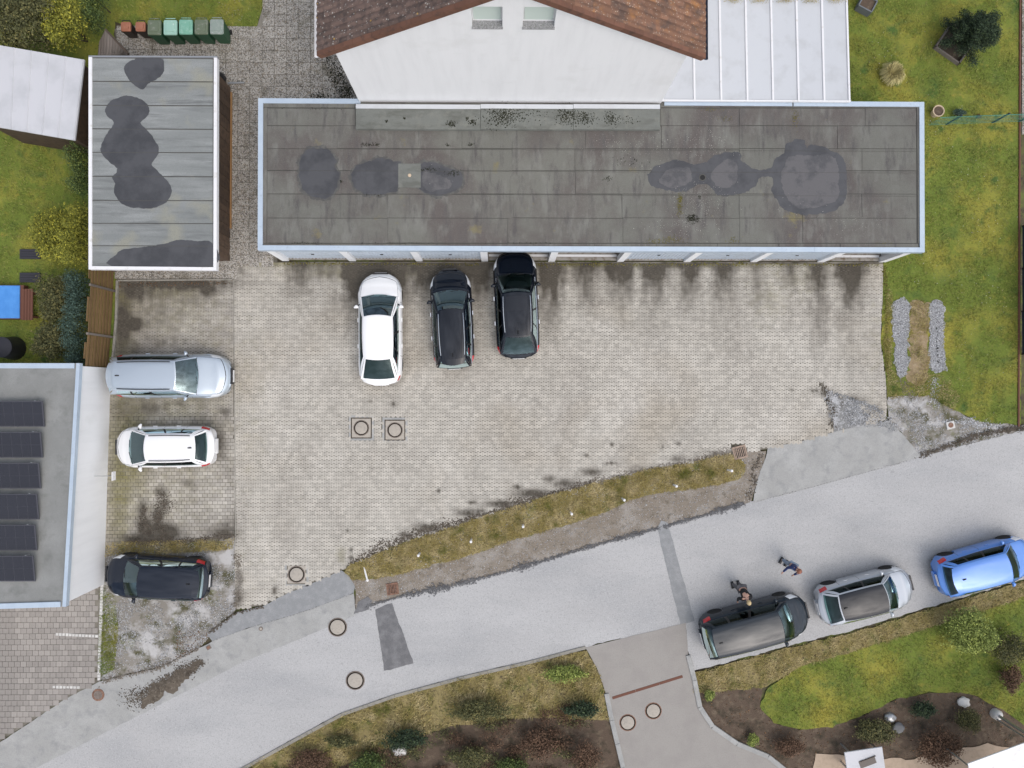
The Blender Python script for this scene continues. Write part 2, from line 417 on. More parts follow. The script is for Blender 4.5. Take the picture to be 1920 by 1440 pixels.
M['taillight'] = mat('red_tail_lamp', (.55, .02, .03), .12, coat=.6)
M['headlight'] = mat('head_lamp', (.72, .75, .78), .12, coat=1)
M['plate'] = mat('number_plate', (.78, .78, .78), .5)
M['p_white'] = mat('white_car_paint', (.88, .885, .89), .3, coat=1)
M['p_black'] = mat('black_car_paint', (.005, .008, .015), .3, coat=1, spec=.02)
M['p_navyblack'] = mat('blue_black_car_paint', (.007, .012, .024), .3, coat=.9, spec=.03)
M['p_silver'] = mat('silver_blue_car_paint', (.50, .57, .64), .30, metal=.45, coat=1)
M['p_grey'] = mat('slate_car_paint', (.016, .024, .034), .3, coat=.8, spec=.05)
M['p_lightsilver'] = mat('pale_silver_car_paint', (.50, .53, .57), .3, metal=.3, coat=1)
M['p_blue'] = mat('blue_car_paint', (.10, .27, .72), .28, metal=.15, coat=1)
M['softtop'] = mat('black_roof_panel', (.014, .017, .024), .4, coat=.5, spec=.15)
M['leaf_dark'] = mat('dark_conifer_leaf', (.020, .040, .018), .8, tone=.6, layers=[((.05, .075, .03), 'attr', 'tone', .6, 1)])
M['leaf_blue'] = mat('blue_green_leaf', (.045, .085, .065), .8, tone=.5, layers=[((.09, .14, .11), 'attr', 'tone', .55, 1)])
M['leaf_yellow'] = mat('yellow_green_leaf', (.19, .20, .025), .75, tone=.45, layers=[((.34, .31, .035), 'attr', 'tone', .55, 1)])
M['leaf_green'] = mat('green_leaf', (.065, .105, .025), .75, tone=.5, layers=[((.15, .18, .04), 'attr', 'tone', .6, 1)])
M['leaf_olive'] = mat('olive_leaf', (.09, .095, .035), .8, tone=.5, layers=[((.16, .14, .05), 'attr', 'tone', .6, 1)])
M['leaf_brown'] = mat('brown_twig_leaf', (.13, .075, .045), .85, tone=.5)
M['leaf_lime'] = mat('lime_leaf', (.20, .25, .055), .75, tone=.4, layers=[((.34, .38, .09), 'attr', 'tone', .6, 1)])
M['straw'] = mat('pale_straw', (.52, .46, .22), .8, tone=.35)
M['bark'] = mat('bark', (.08, .06, .045), .9)
M['fence_green'] = mat('green_fence_paint', (.05, .24, .19), .5)
M['fence_blue'] = mat('dark_blue_screen', (.016, .030, .055), .6)
M['clay'] = mat('pale_clay_pot', (.58, .46, .33), .85)
M['planter'] = mat('slate_planter', (.16, .175, .19), .7)
M['bluetarp'] = mat('blue_tarp', (.07, .28, .72), .5, layers=[((.10, .34, .80), 'noise', 3, .4, .7)])
M['darkboard'] = mat('dark_board', (.035, .035, .045), .7)
M['redwood'] = mat('red_brown_wood', (.15, .062, .04), .8)
M['barrel'] = mat('pale_blue_barrel', (.34, .47, .56), .5)
M['sheetroof'] = mat('white_sheet_roof', (.58, .585, .61), .6, layers=[((.50, .51, .53), 'noise', .9, .48, .7, 4)])
M['pv'] = mat('solar_cell', (.016, .017, .026), .2, coat=.3)
M['pvframe'] = mat('solar_frame', (.10, .10, .115), .4, metal=.6)
M['skin'] = mat('skin', (.55, .33, .25), .6)
M['cloth_navy'] = mat('navy_cloth', (.02, .035, .12), .85)
M['cloth_black'] = mat('black_cloth', (.014, .014, .016), .85)
M['cloth_jeans'] = mat('pale_denim', (.22, .28, .36), .85)
M['cloth_grey'] = mat('grey_cloth', (.10, .10, .11), .85)
M['hair_red'] = mat('auburn_hair', (.30, .12, .07), .7)
M['hair_blond'] = mat('blond_hair', (.52, .40, .22), .7)
M['steel'] = mat('galvanised_steel', (.45, .46, .47), .4, metal=.7)

# ------------------------------------------------------------------ the ground
mb = MB(); mb.sheet([Vector((-400, -400, -.09)), Vector((400, -400, -.09)), Vector((400, 400, -.09)), Vector((-400, 400, -.09))])
struct('ground', mb, M['ground'], 'bare brown soil and rough grass ground under the whole neighbourhood')

def grass(name, pl, n_per_m2, h, w, m, label, holes=(), z=0.0, lean=.6):
    xs = [p.x for p in pl]; ys = [p.y for p in pl]
    N = int((max(xs) - min(xs)) * (max(ys) - min(ys)) * n_per_m2)
    p = np.stack([rng.uniform(min(xs), max(xs), N), rng.uniform(min(ys), max(ys), N)], -1)
    k = inside(p, pl)
    for hl in holes:
        k &= ~inside(p, hl)
    p = p[k]; N = len(p)
    g_ = np.array([mn.fractal(Vector((q[0] * 1.3, q[1] * 1.3, 8.1)), 1, 2, 3) for q in p])
    k = g_ + rng.normal(0, .35, N) > -.55
    p, g_ = p[k], g_[k]; N = len(p)
    a = rng.uniform(0, 2 * np.pi, N); hh = h * rng.uniform(.5, 1.4, N) * np.clip(.9 + .9 * g_, .35, 2.2); ww = w * rng.uniform(.6, 1.4, N)
    dx, dy = np.cos(a), np.sin(a)
    V = np.zeros((N, 3, 3))
    V[:, 0] = np.stack([p[:, 0] - dy * ww, p[:, 1] + dx * ww, np.full(N, z)], -1)
    V[:, 1] = np.stack([p[:, 0] + dy * ww, p[:, 1] - dx * ww, np.full(N, z)], -1)
    V[:, 2] = np.stack([p[:, 0] + dx * hh * lean * 1.5, p[:, 1] + dy * hh * lean * 1.5, z + hh], -1)
    me = np_mesh(name, V.reshape(-1, 3), np.arange(3 * N).reshape(-1, 3), rng.uniform(0, 1, N))
    return tag(link(name, me, m), label, 'grass', kind='stuff')
OCT_V = np.array([[1, 0, 0], [0, 1, 0], [-1, 0, 0], [0, -1, 0], [0, 0, 1.], [0, 0, -.4]])
OCT_F = np.array([[0, 1, 4], [1, 2, 4], [2, 3, 4], [3, 0, 4], [1, 0, 5], [2, 1, 5], [3, 2, 5], [0, 3, 5]])
def stones_at(p, z, s0, s1, flat=.6):
    N = len(p)
    s = rng.uniform(s0, s1, (N, 1, 1)) * rng.uniform(.6, 1.3, (N, 1, 3)); s[:, :, 2] *= flat
    v = OCT_V[None] * s + rng.normal(0, .18, (N, 6, 3)) * s
    a = rng.uniform(0, 6.28, N); c, d = np.cos(a)[:, None], np.sin(a)[:, None]
    x = v[:, :, 0] * c - v[:, :, 1] * d; y = v[:, :, 0] * d + v[:, :, 1] * c
    zz = z if np.ndim(z) else np.full(N, z)
    V = np.stack([x + p[:, :1], y + p[:, 1:2], v[:, :, 2] + zz[:, None]], -1)
    Fx = (OCT_F[None] + (np.arange(N) * 6)[:, None, None]).reshape(-1, 3)
    return V.reshape(-1, 3), Fx, np.repeat(rng.uniform(0, 1, N), 8)
def gravel(name, pl, n_per_m2, s0, s1, m, label, z=0.0, cat='gravel', dens=None, parent=None):
    xs = [p.x for p in pl]; ys = [p.y for p in pl]
    N = int((max(xs) - min(xs)) * (max(ys) - min(ys)) * n_per_m2)
    p = np.stack([rng.uniform(min(xs), max(xs), N), rng.uniform(min(ys), max(ys), N)], -1)
    p = p[inside(p, pl)]
    if dens:
        nz = np.array([mn.fractal(Vector((q[0] * dens, q[1] * dens, 3.3)), 1, 2, 4) for q in p])
        p = p[nz + rng.normal(0, .22, len(p)) > 0.0]
    V, Fx, t = stones_at(p, z, s0, s1)
    o = link(name, np_mesh(name, V, Fx, t), m)
    return tag(o, label, cat, kind='stuff')
def blobs(name, spots, m, label, cat, z, s0=.015, s1=.04, parent=None, flat=.5):
    """spots: (px, py, rx_px, ry_px, count)"""
    ps = []
    for px, py, rx, ry, n in spots:
        c = P(px, py, z); k = (HC - z) / FPX
        ps.append(np.stack([c.x + rng.normal(0, rx * k * .5, n), c.y + rng.normal(0, ry * k * .5, n)], -1))
    p = np.concatenate(ps)
    V, Fx, t = stones_at(p, z, s0, s1, flat)
    if parent is not None:
        l = root_loc(parent); V = V - np.array([l.x, l.y, l.z])
    o = link(name, np_mesh(name, V, Fx, t), m, parent)
    if parent is None:
        tag(o, label, cat)
    return tag(o, kind='stuff')

def clods(line, spread, n, label, m_=None, z=.004, s0=.010, s1=.034):
    sp_ = []
    for (x0, y0), (x1, y1) in zip(line[:-1], line[1:]):
        k = max(1, int(math.hypot(x1 - x0, y1 - y0) / 6))
        for i in range(k):
            t = (i + .5) / k
            w = .35 + 1.3 * abs(mn.noise(Vector((lerp_(x0, x1, t) * .03, lerp_(y0, y1, t) * .03, n * .1))))
            sp_.append((lerp_(x0, x1, t), lerp_(y0, y1, t), spread * w * 1.3, spread * w, int(n * w)))
    return blobs('soil_clods', sp_, m_ or M['soil'], label, 'soil', z, s0, s1, None, .25)
def lerp_(a, b, t): return a + (b - a) * t

# --- pixel outlines of the ground areas
COURT = [(437, 491), (1656, 491), (1655, 560), (1651, 640), (1660, 700), (1664, 768), (1660, 788), (1620, 799), (1560, 812), (1500, 830), (1440, 842), (1400, 846),
         (1365, 852), (1320, 862), (1270, 871), (1200, 884), (1140, 898), (1060, 920), (1000, 937), (930, 960), (860, 983), (800, 1003), (750, 1018), (700, 1040), (655, 1060),
         (640, 1070), (600, 1087), (540, 1112), (490, 1136), (441, 1141)]
BAY_UP = [(219, 522), (437, 522), (439, 781), (203, 781), (208, 690), (214, 600)]
BAY_LO = [(203, 781), (439, 781), (441, 1014), (196, 1022)]
LOT = [(196, 1018), (441, 1012), (443, 1142), (395, 1186), (388, 1200), (372, 1216), (300, 1250), (186, 1276), (188, 1200), (192, 1100)]
ROAD = [(2100, 752), (1920, 806), (1726, 856), (1560, 902), (1412, 940), (1240, 989), (1100, 1028), (950, 1072), (850, 1098), (760, 1116), (690, 1138), (665, 1150),
        (560, 1195), (450, 1240), (330, 1302), (200, 1368), (50, 1445), (-150, 1545), (250, 1640), (350, 1500), (450, 1442), (530, 1397), (640, 1337), (740, 1302), (870, 1267), (1000, 1237), (1098, 1216),
        (1120, 1207), (1200, 1190), (1285, 1170), (1290, 1225), (1300, 1258), (1420, 1226), (1600, 1181), (1800, 1121), (1920, 1086), (2100, 1030)]
VERGE_N = [(1370, 851), (1320, 861), (1270, 870), (1200, 884), (1140, 898), (1060, 920), (1000, 937), (930, 960), (860, 983), (800, 1003), (750, 1018), (700, 1040), (655, 1060), (648, 1072)]
VERGE_S = [(662, 1088), (720, 1082), (790, 1066), (850, 1050), (900, 1035), (960, 1012), (1060, 985), (1130, 962), (1180, 938), (1230, 925), (1290, 918), (1350, 908), (1388, 896), (1398, 872)]
GRASS_STRIP = VERGE_N + VERGE_S
DIRT = [(648, 1070)] + VERGE_S[:0] + [(1398, 860), (1425, 846), (1436, 846), (1428, 880), (1405, 930), (1390, 948), (1240, 993), (1100, 1032), (950, 1076), (850, 1102), (760, 1120), (690, 1142), (664, 1154), (668, 1110)]
DIRT = [(1372, 850), (1400, 846), (1436, 846), (1428, 880), (1408, 942), (1240, 993), (1100, 1032), (950, 1076), (850, 1102), (760, 1120), (690, 1142), (664, 1154), (668, 1110), (648, 1066)] + VERGE_N[::-1][1:]
APRON_R = [(1440, 840), (1500, 828), (1560, 811), (1620, 797), (1668, 789), (1690, 812), (1712, 838), (1728, 856), (1560, 904), (1412, 943), (1418, 905), (1432, 868)]
APRON_L1 = [(388, 1190), (443, 1148), (492, 1137), (540, 1112), (600, 1087), (640, 1069), (655, 1080), (666, 1100), (664, 1112), (560, 1150), (470, 1176), (398, 1202)]
APRON_L2 = [(398, 1202), (470, 1176), (560, 1150), (664, 1112), (667, 1153), (560, 1199), (450, 1244), (330, 1306), (200, 1372), (50, 1449), (-150, 1549), (-150, 1470), (0, 1392), (120, 1312), (186, 1278), (300, 1252), (372, 1217)]
DRIVE_L = [(-220, 1118), (192, 1088), (186, 1277), (120, 1312), (0, 1390), (-220, 1500)]
LAWN_R = [(1656, 491), (1600, 300), (1590, 150), (1590, -300), (1914, -300), (1914, 798), (1840, 792), (1790, 770), (1740, 742), (1664, 744), (1660, 700), (1651, 640), (1655, 560)]
GRAVEL_R = [(1664, 744), (1740, 742), (1790, 770), (1840, 792), (1914, 798), (2100, 745), (2100, 756), (1920, 809), (1728, 859), (1712, 838), (1690, 812), (1668, 789)]
LAWN_TL = [(244, -120), (520, -120), (497, 0), (480, 56), (440, 60), (250, 52), (215, 40), (212, 0)]
SLABS = [(215, 54), (440, 60), (480, 56), (497, 0), (510, -60), (720, -60), (720, 200), (520, 200), (520, 492), (437, 494), (437, 526), (221, 526), (221, 480), (380, 480), (380, 130), (215, 130)]
GARDEN_L = [(-300, -300), (244, -300), (215, 54), (215, 130), (221, 520), (212, 700), (-300, 700)]
DRIVE_S = [(1098, 1214), (1200, 1189), (1286, 1168), (1290, 1225), (1302, 1270), (1310, 1320), (1330, 1360), (1380, 1395), (1440, 1420), (1470, 1445), (1490, 1560), (1195, 1560), (1168, 1440), (1146, 1350), (1136, 1300), (1120, 1255)]
LAWN_S = [(1425, 1325), (1440, 1290), (1500, 1250), (1620, 1215), (1780, 1165), (1920, 1120), (2150, 1060), (2150, 1400), (1920, 1360), (1880, 1330), (1820, 1300), (1750, 1298), (1680, 1310), (1620, 1340), (1560, 1362), (1500, 1368), (1450, 1355)]
STRIP_S = [(1300, 1262), (1420, 1230), (1600, 1185), (1800, 1125), (1920, 1090), (2150, 1018), (2150, 1062), (1920, 1122), (1780, 1167), (1620, 1217), (1500, 1252), (1430, 1290), (1300, 1300)]
VERGE_S2 = [(250, 1640), (350, 1504), (450, 1446), (530, 1401), (640, 1341), (740, 1306), (870, 1271), (1000, 1241), (1098, 1220), (1122, 1258), (1136, 1300), (1146, 1350), (1000, 1345), (850, 1360), (700, 1410), (560, 1470), (450, 1640)]
BED_S = [(450, 1640), (560, 1470), (700, 1410), (850, 1360), (1000, 1345), (1146, 1350), (1168, 1440), (1200, 1640)]
BED_SE = [(1302, 1268), (1430, 1288), (1425, 1325), (1450, 1355), (1500, 1368), (1560, 1362), (1620, 1340), (1680, 1310), (1750, 1298), (1820, 1300), (1880, 1330), (1920, 1360), (2150, 1400), (2150, 1700), (1500, 1700), (1470, 1445), (1440, 1420), (1380, 1395), (1330, 1360), (1310, 1320)]

def ground_sheet(name, pts, z, m, label, cat='ground', j=(.2, .04)):
    mb = MB()
    pl = poly(pts, z)
    mb.sheet(jag(pl, j[0], j[1], z * 100) if j else pl)
    return struct(name, mb, m, label, cat)

ground_sheet('lawn', LAWN_R, -.03, M['lawn'], 'mossy green and yellow lawn east of the garages', 'lawn')
ground_sheet('lawn', LAWN_TL, -.03, M['lawn'], 'small mown lawn corner behind the row of wheelie bins', 'lawn')
ground_sheet('lawn', GARDEN_L, -.05, M['lawn'], 'neighbour garden lawn west of the felt-roofed shed', 'lawn')
ground_sheet('lawn', LAWN_S, -.03, M['lawn'], 'green garden lawn south of the parked street cars', 'lawn')
ground_sheet('road_verge', STRIP_S, -.035, M['verge'], 'dry brown verge between the parked street cars and the lawn', 'verge')
ground_sheet('road_verge', VERGE_S2, -.035, M['verge'], 'olive grass verge along the south side of the road', 'verge')
ground_sheet('planting_bed', BED_S, -.04, M['bed'], 'dark planted bed south of the road verge', 'bed')
ground_sheet('planting_bed', BED_SE, -.04, M['bed'], 'bare brown planting bed around the southern lawn', 'bed')
ground_sheet('road', ROAD, -.012, M['asphalt'], 'pale grey asphalt road running past the parking court', 'road', (.12, .03))
ground_sheet('dirt_strip', DIRT, -.020, M['dirt'], 'bare gravelly dirt strip between grass strip and road', 'dirt')
ground_sheet('apron', APRON_R, -.006, M['apron'], 'pale concrete driveway apron at the east court entrance', 'apron', (.1, .015))
ground_sheet('apron', APRON_L1, -.004, M['patch2'], 'darker asphalt strip along the west court entrance', 'apron', (.1, .015))
ground_sheet('apron', APRON_L2, -.008, M['apron'], 'pale footpath apron between gravel lot and road', 'apron', (.1, .015))
ground_sheet('gravel_ground', GRAVEL_R, -.025, M['lotbed'], 'rough gravel ground beside the east driveway apron', 'ground')
ground_sheet('gravel_lot', LOT, -.02, M['lotbed'], 'worn gravel and moss parking lot under the black hatchback', 'ground')
ground_sheet('driveway', DRIVE_S, -.002, mat('grey_driveway', (.335, .315, .29), .9, layers=[((.30, .28, .26), 'noise', 1.2, .45, .7), ((.26, .245, .23), 'noise', 26, .5, .75, 2)]), 'smooth grey driveway with pale edging on the south side', 'driveway', (.3, .008))

# road repair patches
def road_patch(pts, z, m, label, j=.02):
    ground_sheet('asphalt_patch', pts, z, m, label, 'patch', (.1, j))
road_patch([(703, 1142), (735, 1130), (776, 1244), (720, 1258)], -.006, M['patch'], 'dark rectangular asphalt trench patch beside the road manholes')
road_patch([(1232, 990), (1240, 976), (1252, 980), (1258, 1000), (1285, 1100), (1302, 1165), (1276, 1172), (1258, 1100)], -.006, M['patch2'], 'long grey trench patch crossing the road', .015)
road_patch([(664, 1150), (672, 1128), (690, 1118), (698, 1128), (690, 1142)], -.003, M['patch'], 'small black tar patch at the corner of the west apron', .03)
ground_sheet('asphalt_patch', [(1543, 726), (1560, 735), (1578, 744), (1600, 748), (1620, 762), (1634, 782), (1622, 799), (1562, 814), (1558, 790), (1550, 760)], -.008, M['patch3'], 'grey broken asphalt filling the paving hole by the east apron', 'patch', (.08, .10))

# ------------------------------------------------------------------ paving stones
STREAKS = []     # (x0, x1, length, strength) of the dark runs below the garage doors
DIRTSPOTS = []   # (px, py, rx, ry, strength)
def ds(*a): DIRTSPOTS.append(a)
for x0, x1, yb, s in ((540, 588, 545, .85), (588, 612, 535, .6), (616, 632, 545, .75), (645, 765, 548, 1.35), (765, 830, 540, 1.1), (830, 922, 552, 1.15), (1008, 1056, 556, 1.0), (1074, 1122, 550, .85), (1138, 1188, 556, 1.0),
                      (1200, 1254, 548, .9), (1268, 1316, 552, .9), (1330, 1382, 556, .7), (1396, 1440, 566, .45), (1462, 1500, 560, .5), (1518, 1552, 580, .85), (1570, 1620, 574, .95)):
    STREAKS.append((x0 - 5, x1 + 5, (yb - 493) * random.uniform(.95, 1.45), s * random.uniform(1.2, 1.55)))
    STREAKS.append((x0 + random.uniform(-8, 14), x1 + random.uniform(-14, 8), (yb - 493) * random.uniform(1.8, 2.9), s * random.uniform(.3, .55)))
for k in range(26):
    xx = random.uniform(545, 1640)
    STREAKS.append((xx, xx + random.uniform(16, 44), random.uniform(110, 230), random.uniform(.10, .24)))
ds(1100, 515, 620, 40, .22)
ds(1000, 545, 640, 100, .15)
for a in ((1345, 600, 60, 60, .22), (1110, 610, 30, 60, .2), (1580, 590, 20, 40, .5), (620, 560, 22, 60, .4), (560, 545, 50, 20, .45), (1390, 660, 90, 22, .16), (1150, 640, 120, 30, .14),
          (738, 757, 7, 4, 1.2), (694, 752, 5, 3, .7), (822, 920, 4, 3, 1.1), (1147, 834, 5, 4, 1.1), (1241, 837, 5, 3, 1), (1272, 832, 6, 3, .8), (1315, 843, 6, 2, .8), (1145, 868, 14, 2.5, 1.0), (1100, 854, 5, 4, .9),
          (1030, 898, 14, 8, .9), (970, 912, 10, 5, 1), (1110, 885, 24, 9, .95), (1060, 905, 22, 8, .9), (800, 990, 26, 10, 1), (760, 1003, 16, 8, .9), (880, 962, 30, 8, 1), (940, 945, 34, 8, 1.1), (1000, 925, 40, 9, 1.2), (1060, 908, 30, 7, 1),
          (885, 942, 10, 3, 1), (900, 958, 12, 3, 1), (658, 1030, 4, 4, 1), (656, 1012, 3, 3, 1), (651, 995, 3, 3, .9), (658, 1045, 5, 5, 1), (515, 1108, 6, 8, 1.1), (1270, 860, 18, 7, .8), (1340, 850, 16, 6, .7), (1195, 880, 22, 7, .6),
          (1545, 735, 12, 10, .9), (1558, 770, 8, 30, .8), (1600, 750, 30, 12, .6), (1640, 768, 20, 12, .55), (1484, 731, 5, 3, 1), (1530, 733, 12, 3, 1),
          (700, 880, 14, 6, .3), (1310, 800, 60, 20, .16), (560, 850, 60, 90, .12), (600, 700, 50, 60, .10), (1000, 760, 120, 60, .10), (900, 820, 150, 30, .10), (450, 500, 14, 30, .5), (446, 1120, 12, 22, .9), (450, 1085, 8, 20, .6),
          # bays
          (330, 530, 120, 16, 1.4), (250, 540, 50, 34, 1.1), (230, 600, 24, 70, 1.1), (250, 608, 28, 15, 1.5), (390, 540, 18, 18, 1.5), (290, 580, 90, 60, .35), (300, 560, 120, 30, .35), (300, 640, 20, 14, .6), (350, 640, 14, 10, .45), (310, 640, 60, 26, .3), (240, 650, 40, 20, .6),
          (232, 770, 30, 22, .6), (280, 765, 28, 14, .8), (310, 763, 10, 8, .7), (340, 757, 12, 8, .6), (423, 772, 12, 10, .8), (380, 790, 60, 14, .35),
          (268, 960, 9, 26, 1.2), (302, 926, 11, 8, 1.0), (308, 945, 9, 14, 1.1), (296, 970, 12, 22, 1.3), (272, 990, 16, 22, 1.5), (300, 1000, 38, 20, 1.9), (285, 1010, 50, 12, 1.6), (280, 1010, 60, 14, 1.3), (300, 920, 12, 10, .9), (420, 1000, 30, 14, 1.1), (425, 985, 12, 10, .8), (350, 905, 16, 8, .6), (365, 915, 8, 8, .6), (412, 830, 12, 26, .8), (440, 990, 5, 30, .8),
          (415, 850, 12, 16, .6)):
    ds(*a)
MOSSSPOTS = [(320, 580, 110, 70, .38), (330, 760, 120, 40, .42), (240, 840, 50, 140, .9), (330, 900, 110, 120, .28), (400, 640, 50, 120, .22), (1000, 494, 700, 8, 1.2), (700, 510, 150, 16, .7), (1500, 520, 60, 40, .35), (1440, 560, 40, 50, .3), (230, 700, 30, 200, .7), (225, 900, 26, 160, .9), (260, 900, 30, 110, .35), (230, 560, 24, 60, .9), (340, 800, 120, 16, .4), (240, 560, 70, 50, .45),
             (640, 1040, 10, 20, .5), (320, 545, 90, 24, .6), (470, 760, 40, 300, .12), (1640, 640, 14, 120, .2), (470, 1050, 60, 60, .12)]
def spot_field(px, spots):
    r = np.zeros(len(px))
    for x, y, rx, ry, s in spots:
        d = ((px[:, 0] - x) / rx) ** 2 + ((px[:, 1] - y) / ry) ** 2
        r = np.maximum(r, s * np.exp(-d * 1.1))
    if spots is DIRTSPOTS:
        dy = np.maximum(px[:, 1] - 493, 0)
        wob = 5 * np.sin(px[:, 1] * .11 + px[:, 0] * .013) + 4 * np.sin(px[:, 1] * .29 + px[:, 0] * .021 + 1.3)
        for x0, x1, ln, s in STREAKS:
            e = (np.minimum(px[:, 0] + wob * .6 - x0, x1 - px[:, 0] + wob * .4) + 8) / 30
            r = np.maximum(r, np.where(px[:, 1] < 480, 0, s * np.clip(e, 0, 1) ** .8 * np.exp(-(dy / ln) ** 1.5)))
        ix = np.where((px[:, 1] > 480) & (px[:, 1] < 760) & (r > .03))[0]
        nz = np.array([mn.fractal(Vector((px[i, 0] * .075, px[i, 1] * .017, 2.0)), 1, 2, 3) for i in ix])
        if len(ix): r[ix] *= np.clip(1.0 + .5 * nz, .4, 1.5)
    return r
def bone_shape(L, Wd, gap, wave):
    h = Wd / 2 - gap / 2; e = L / 2 - gap * .13
    xs = [-e, -.27 * L, -.17 * L, .17 * L, .27 * L, e]
    up = [wave, wave, -wave, -wave, wave, wave]
    return [(x, h + u) for x, u in zip(xs, up)][::-1] + [(x, -h - u) for x, u in zip(xs, up)]
def rect_shape(L, Wd, gap):
    e, h = L / 2 - gap / 2, Wd / 2 - gap / 2
    return [(-e, -h), (e, -h), (e, h), (-e, h)]
def paving(name, area, z, L, Wd, shape, m, label, exclude=(), individual=300, rot=0.0, clip=None, near=(942, 738), bedz=None, jit=.0022):
    pl = poly(area, z)
    bed = MB(); bed.sheet([Vector((p.x, p.y, z - .016 if bedz is None else bedz)) for p in pl])
    st = struct(name, bed, M['joint'], label, 'paving')
    ca, sa = math.cos(rot), math.sin(rot)
    inv = [(p.x * ca + p.y * sa, -p.x * sa + p.y * ca) for p in pl]
    x0, x1 = min(p[0] for p in inv), max(p[0] for p in inv)
    y0, y1 = min(p[1] for p in inv), max(p[1] for p in inv)
    C = []
    for r in range(int((y1 - y0) / Wd) + 2):
        for c in range(int((x1 - x0) / L) + 2):
            C.append((x0 + (c + .5 * (r % 2)) * L, y0 + (r + .4) * Wd))
    C = np.array(C)
    C = np.stack([C[:, 0] * ca - C[:, 1] * sa, C[:, 0] * sa + C[:, 1] * ca], -1)
    off_ = np.array([L * .45, 0])
    keep = inside(C, pl) | inside(C + off_, pl) | inside(C - off_, pl)
    for e in exclude:
        keep &= ~inside(C, e)
    C = C[keep]
    # the run of the area along each row, so that edge stones are cut to fit
    lo_ = np.full(len(C), 1e9); hi_ = np.full(len(C), -1e9)
    for i in range(len(pl)):
        a_, b_ = pl[i], pl[(i + 1) % len(pl)]
        if abs(a_.y - b_.y) < 1e-6: continue
        t_ = (C[:, 1] - a_.y) / (b_.y - a_.y)
        x_ = np.where((t_ >= 0) & (t_ <= 1), a_.x + (b_.x - a_.x) * t_, np.nan)
        lo_ = np.fmin(lo_, x_); hi_ = np.fmax(hi_, x_)
    wid = np.minimum(hi_, C[:, 0] + L / 2) - np.maximum(lo_, C[:, 0] - L / 2)
    C, lo_, hi_ = C[wid > .05], lo_[wid > .05], hi_[wid > .05]
    S = np.array(shape); S = np.stack([S[:, 0] * ca - S[:, 1] * sa, S[:, 0] * sa + S[:, 1] * ca], -1)
    n, k = len(C), len(S)
    top = np.zeros((n, k, 3))
    top[:, :, :2] = C[:, None] + S[None] * rng.normal(1, .006, (n, 1, 1))
    top[:, :, 0] = np.clip(top[:, :, 0], lo_[:, None], hi_[:, None])
    if clip:
        top[:, :, 0] = np.clip(top[:, :, 0], clip[0], clip[1]); top[:, :, 1] = np.clip(top[:, :, 1], clip[2], clip[3])
    top[:, :, 2] = z + rng.normal(0, jit, (n, 1))
    tilt = rng.normal(0, .006, (n, 2))
    top[:, :, 2] += ((top[:, :, :2] - C[:, None]) * tilt[:, None]).sum(-1)
    low = top.copy(); low[:, :, 2] = z - .03
    low[:, :, :2] += (low[:, :, :2] - C[:, None]) * .03
    V = np.concatenate([top, low], 1)          # n, 2k, 3
    cp = PIX(np.concatenate([C, np.full((n, 1), z)], 1))
    dirt = spot_field(cp, DIRTSPOTS); moss = spot_field(cp, MOSSSPOTS); tone = rng.uniform(0, 1, n)
    vp = PIX(V.reshape(-1, 3)); vd = spot_field(vp, DIRTSPOTS).reshape(n, 2 * k); vm = spot_field(vp, MOSSSPOTS).reshape(n, 2 * k)
    faces1 = [tuple(range(k))[::1]] + [(i, k + i, k + (i + 1) % k, (i + 1) % k) for i in range(k)]
    order = np.argsort(((cp - np.array(near)) ** 2).sum(1))
    def build(ids, nm):
        vs = V[ids].reshape(-1, 3)
        fs = [tuple(i + j * 2 * k for i in f) for j in range(len(ids)) for f in faces1]
        me = bpy.data.meshes.new(nm)
        me.from_pydata(vs.tolist(), [], fs)
        me.attributes.new('tone', 'FLOAT', 'FACE').data.foreach_set('value', np.repeat(tone[ids], k + 1).astype(np.float32))
        me.attributes.new('dirt', 'FLOAT', 'POINT').data.foreach_set('value', vd[ids].ravel().astype(np.float32))
        me.attributes.new('moss', 'FLOAT', 'POINT').data.foreach_set('value', vm[ids].ravel().astype(np.float32))
        return link(nm, me, m, st)
    for i in order[:individual]:
        build(np.array([i]), 'paver')
    if n > individual:
        tag(build(order[individual:], 'paver_field'), kind='stuff')
    return st
def sq(cx, cy, hw, z=0):
    return [P(cx - hw, cy - hw, z), P(cx + hw, cy - hw, z), P(cx + hw, cy + hw, z), P(cx - hw, cy + hw, z)]
pa, pb = P(438.5, 492), P(1657, 1141)
paving('court_paving', COURT, 0, .2, .165, bone_shape(.2, .165, .021, .021), M['paver'], 'large court of pale interlocking concrete pavers before the garages',
       exclude=[sq(677, 803, 22), sq(740.5, 806, 22), sq(556, 1077, 17), sq(1387, 848, 13), jag(poly([(1543, 726), (1560, 735), (1578, 744), (1600, 748), (1620, 762), (1634, 782), (1622, 799), (1562, 814), (1558, 790), (1550, 760)]), .15, .12, 6.0)],
       clip=(pa.x, pb.x + 1, -99, pa.y))
pa, pb = P(205, 523), P(437, 781)
paving('bay_paving', BAY_UP, 0, .215, .172, bone_shape(.215, .172, .024, .022), M['bay'], 'stained interlocking pavers of the upper parking bays', clip=(-99, pb.x, pb.y, pa.y), near=(330, 600))
pa, pb = P(205, 782), P(439, 1014)
paving('bay_paving', BAY_LO, 0, .215, .155, rect_shape(.215, .155, .017), M['bay'], 'mossy rectangular pavers of the lower parking bays', clip=(-99, pb.x, -99, pa.y), near=(380, 930))

